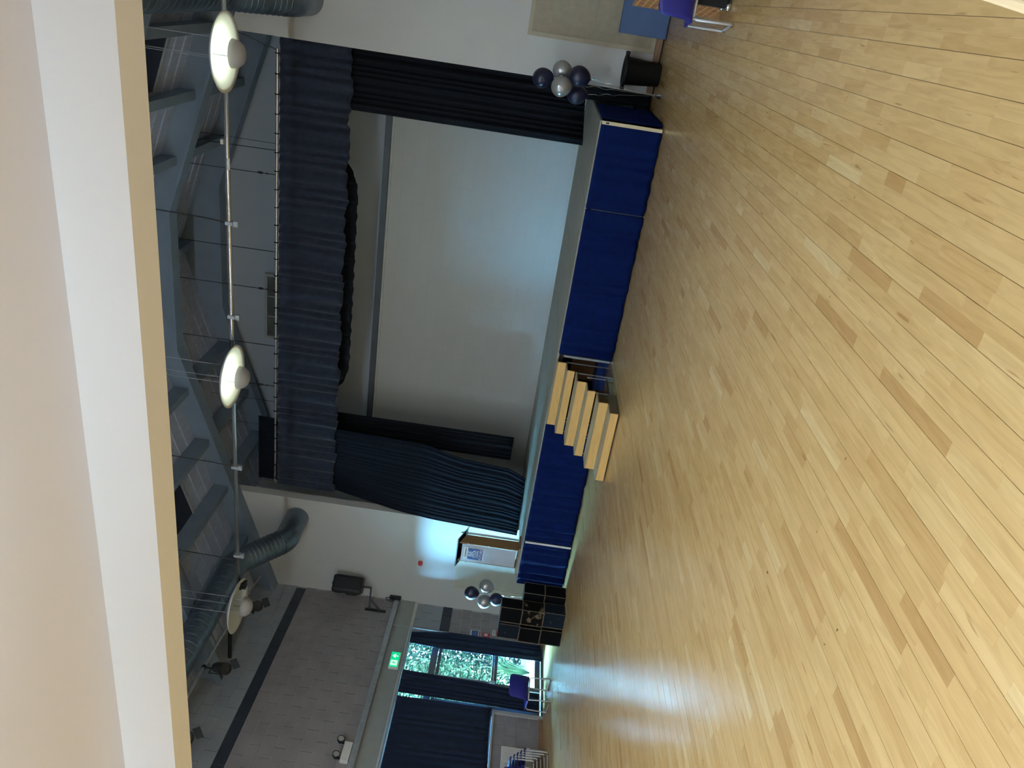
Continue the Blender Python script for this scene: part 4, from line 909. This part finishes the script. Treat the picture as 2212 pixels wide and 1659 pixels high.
# chairs
def make_chair(name, label, loc, rz, group, frame_m=LEGGREY):
    t = thing(name, label, 'chair', loc, rz, group)      # faces +Y locally
    SWd, SH = 0.21, 0.385
    def shell(u, v):
        x = (u-0.5)*2
        # path from seat front to back top
        P = [(0.23, SH-0.02), (0.20, SH), (0.08, SH-0.005), (-0.10, SH-0.012), (-0.165, SH+0.005), (-0.19, SH+0.05), (-0.21, SH+0.15), (-0.225, SH+0.26), (-0.23, SH+0.31)]
        q = v*(len(P)-1); i = min(int(q), len(P)-2); f = q-i
        y = P[i][0]+(P[i+1][0]-P[i][0])*f; z = P[i][1]+(P[i+1][1]-P[i][1])*f
        wdt = SWd*(1.0 if v < 0.5 else 1.0-0.10*(v-0.5)*2)
        if v > 0.88: wdt *= math.sqrt(max(0.0, 1-((v-0.88)/0.12)**2*0.55))
        if v < 0.08: wdt *= 1-0.1*(0.08-v)/0.08
        c = abs(x)**3
        if v < 0.5: z -= 0.02*c - 0.006*x*x
        else: y += 0.035*c
        return Vector((x*wdt, y, z))
    MB().grid(shell, 14, 24).build('shell', BLUECH, t, smooth=True, local=True, solid=0.008)
    for sx in (-1, 1):
        x = sx*0.19
        pts = [(x*0.9, 0.17, SH-0.03), (x, 0.19, SH-0.05), (x, 0.205, 0.03), (x, 0.19, 0.012), (x, -0.17, 0.012), (x, -0.185, 0.03), (x, -0.15, SH-0.05), (x*0.9, -0.12, SH-0.03)]
        MB().tube(pts, 0.0115, 8).build('leg_loop', frame_m, t, smooth=True, local=True)
        for y_ in (0.16, -0.15): MB().lathe([(0, 0), (0.014, 0), (0.014, 0.02), (0, 0.02)], (x, y_, 0.0), 8).build('glide', BLACKP, t, local=True)
    for y_ in (0.17, -0.12): MB().tube([(-0.19, y_, SH-0.03), (0.19, y_, SH-0.03)], 0.0115, 8).build('seat_rail', frame_m, t, local=True, smooth=True)
    return t
c0 = make_chair('plastic_chair', 'blue plastic chair with pale legs beside the brick-print board', (0.158, 7.95, 0), R(10), 'blue plastic chairs')
c1 = copy_tree(c0); c1.location = (-10.28, 9.33, 0); c1.rotation_euler = (0, 0, R(75)); c1['label'] = 'lone blue plastic chair standing before the glazed door'
for i in range(5):
    c = copy_tree(c0); c.location = (-10.50+0.012*i, 8.06-0.055*i, 0.055*i); c.rotation_euler = (0, 0, R(8)); c['group'] = 'stacked blue chairs'
    c['label'] = ('bottom', 'second lowest', 'middle', 'second highest', 'top')[i] + ' blue chair in the stack by the radiator'
# brick-print board, black case, table
bp_ = thing('brick_print_board', 'thin board printed with orange brick pattern', 'board', (0.05, 9.05, 0))
ang = math.atan2(0.14, 1)
o = MB().box(-0.012, 0.012, -0.66, 0.0, 0.0, 0.80).build('printed_panel', BRICKP, bp_, local=True); 
MB().box(-0.014, 0.014, 0.0, 0.008, 0.0, 0.80).build('edge_strip', mat('orange_edge', (0.5, 0.2, 0.04), 0.5), bp_, local=True)
bp_.rotation_euler = (0, 0, ang)
fc = thing('equipment_case', 'black equipment case with chrome corner behind the blue chair', 'case', (0.36, 8.2, 0))
MB().box(0.125, 0.56, 8.02, 8.34, 0.03, 0.29).build('body', BLACKP, fc, bevel=0.01)
for (x, y) in ((0.14, 8.04), (0.545, 8.04), (0.14, 8.32), (0.545, 8.32)): MB().lathe([(0, 0), (0.03, 0.0), (0.034, 0.03), (0.02, 0.055), (0, 0.055)], (x, y, 0), 12).build('corner_foot', FOIL, fc, smooth=True)
MB().box(0.25, 0.45, 8.005, 8.02, 0.18, 0.21).build('handle', DARK, fc)
tb_ = thing('table', 'wooden table top with pale rounded edge at the picture corner', 'table', (0.7, 1.2, 0))
ta = math.atan2(0.12-0.10, 1.80-1.66)
MB().box(0.0, 0.9, -1.6, 0.0, 0.725, 0.745).build('top', WOODTOP, tb_, local=True)
MB().box(-0.022, 0.0, -1.6, 0.02, 0.715, 0.75).box(0.0, 0.9, 0.0, 0.02, 0.715, 0.75).build('edge_lipping', WOODEDGE, tb_, local=True, bevel=0.006)
for (x, y) in ((0.06, -0.06), (0.84, -0.06), (0.06, -1.54), (0.84, -1.54)): MB().tube([(x, y, 0.0), (x, y, 0.725)], 0.02, 10).build('leg', STEEL, tb_, local=True)
tb_.location = (0.142, 1.86, 0); tb_.rotation_euler = (0, 0, -ta*0.9)
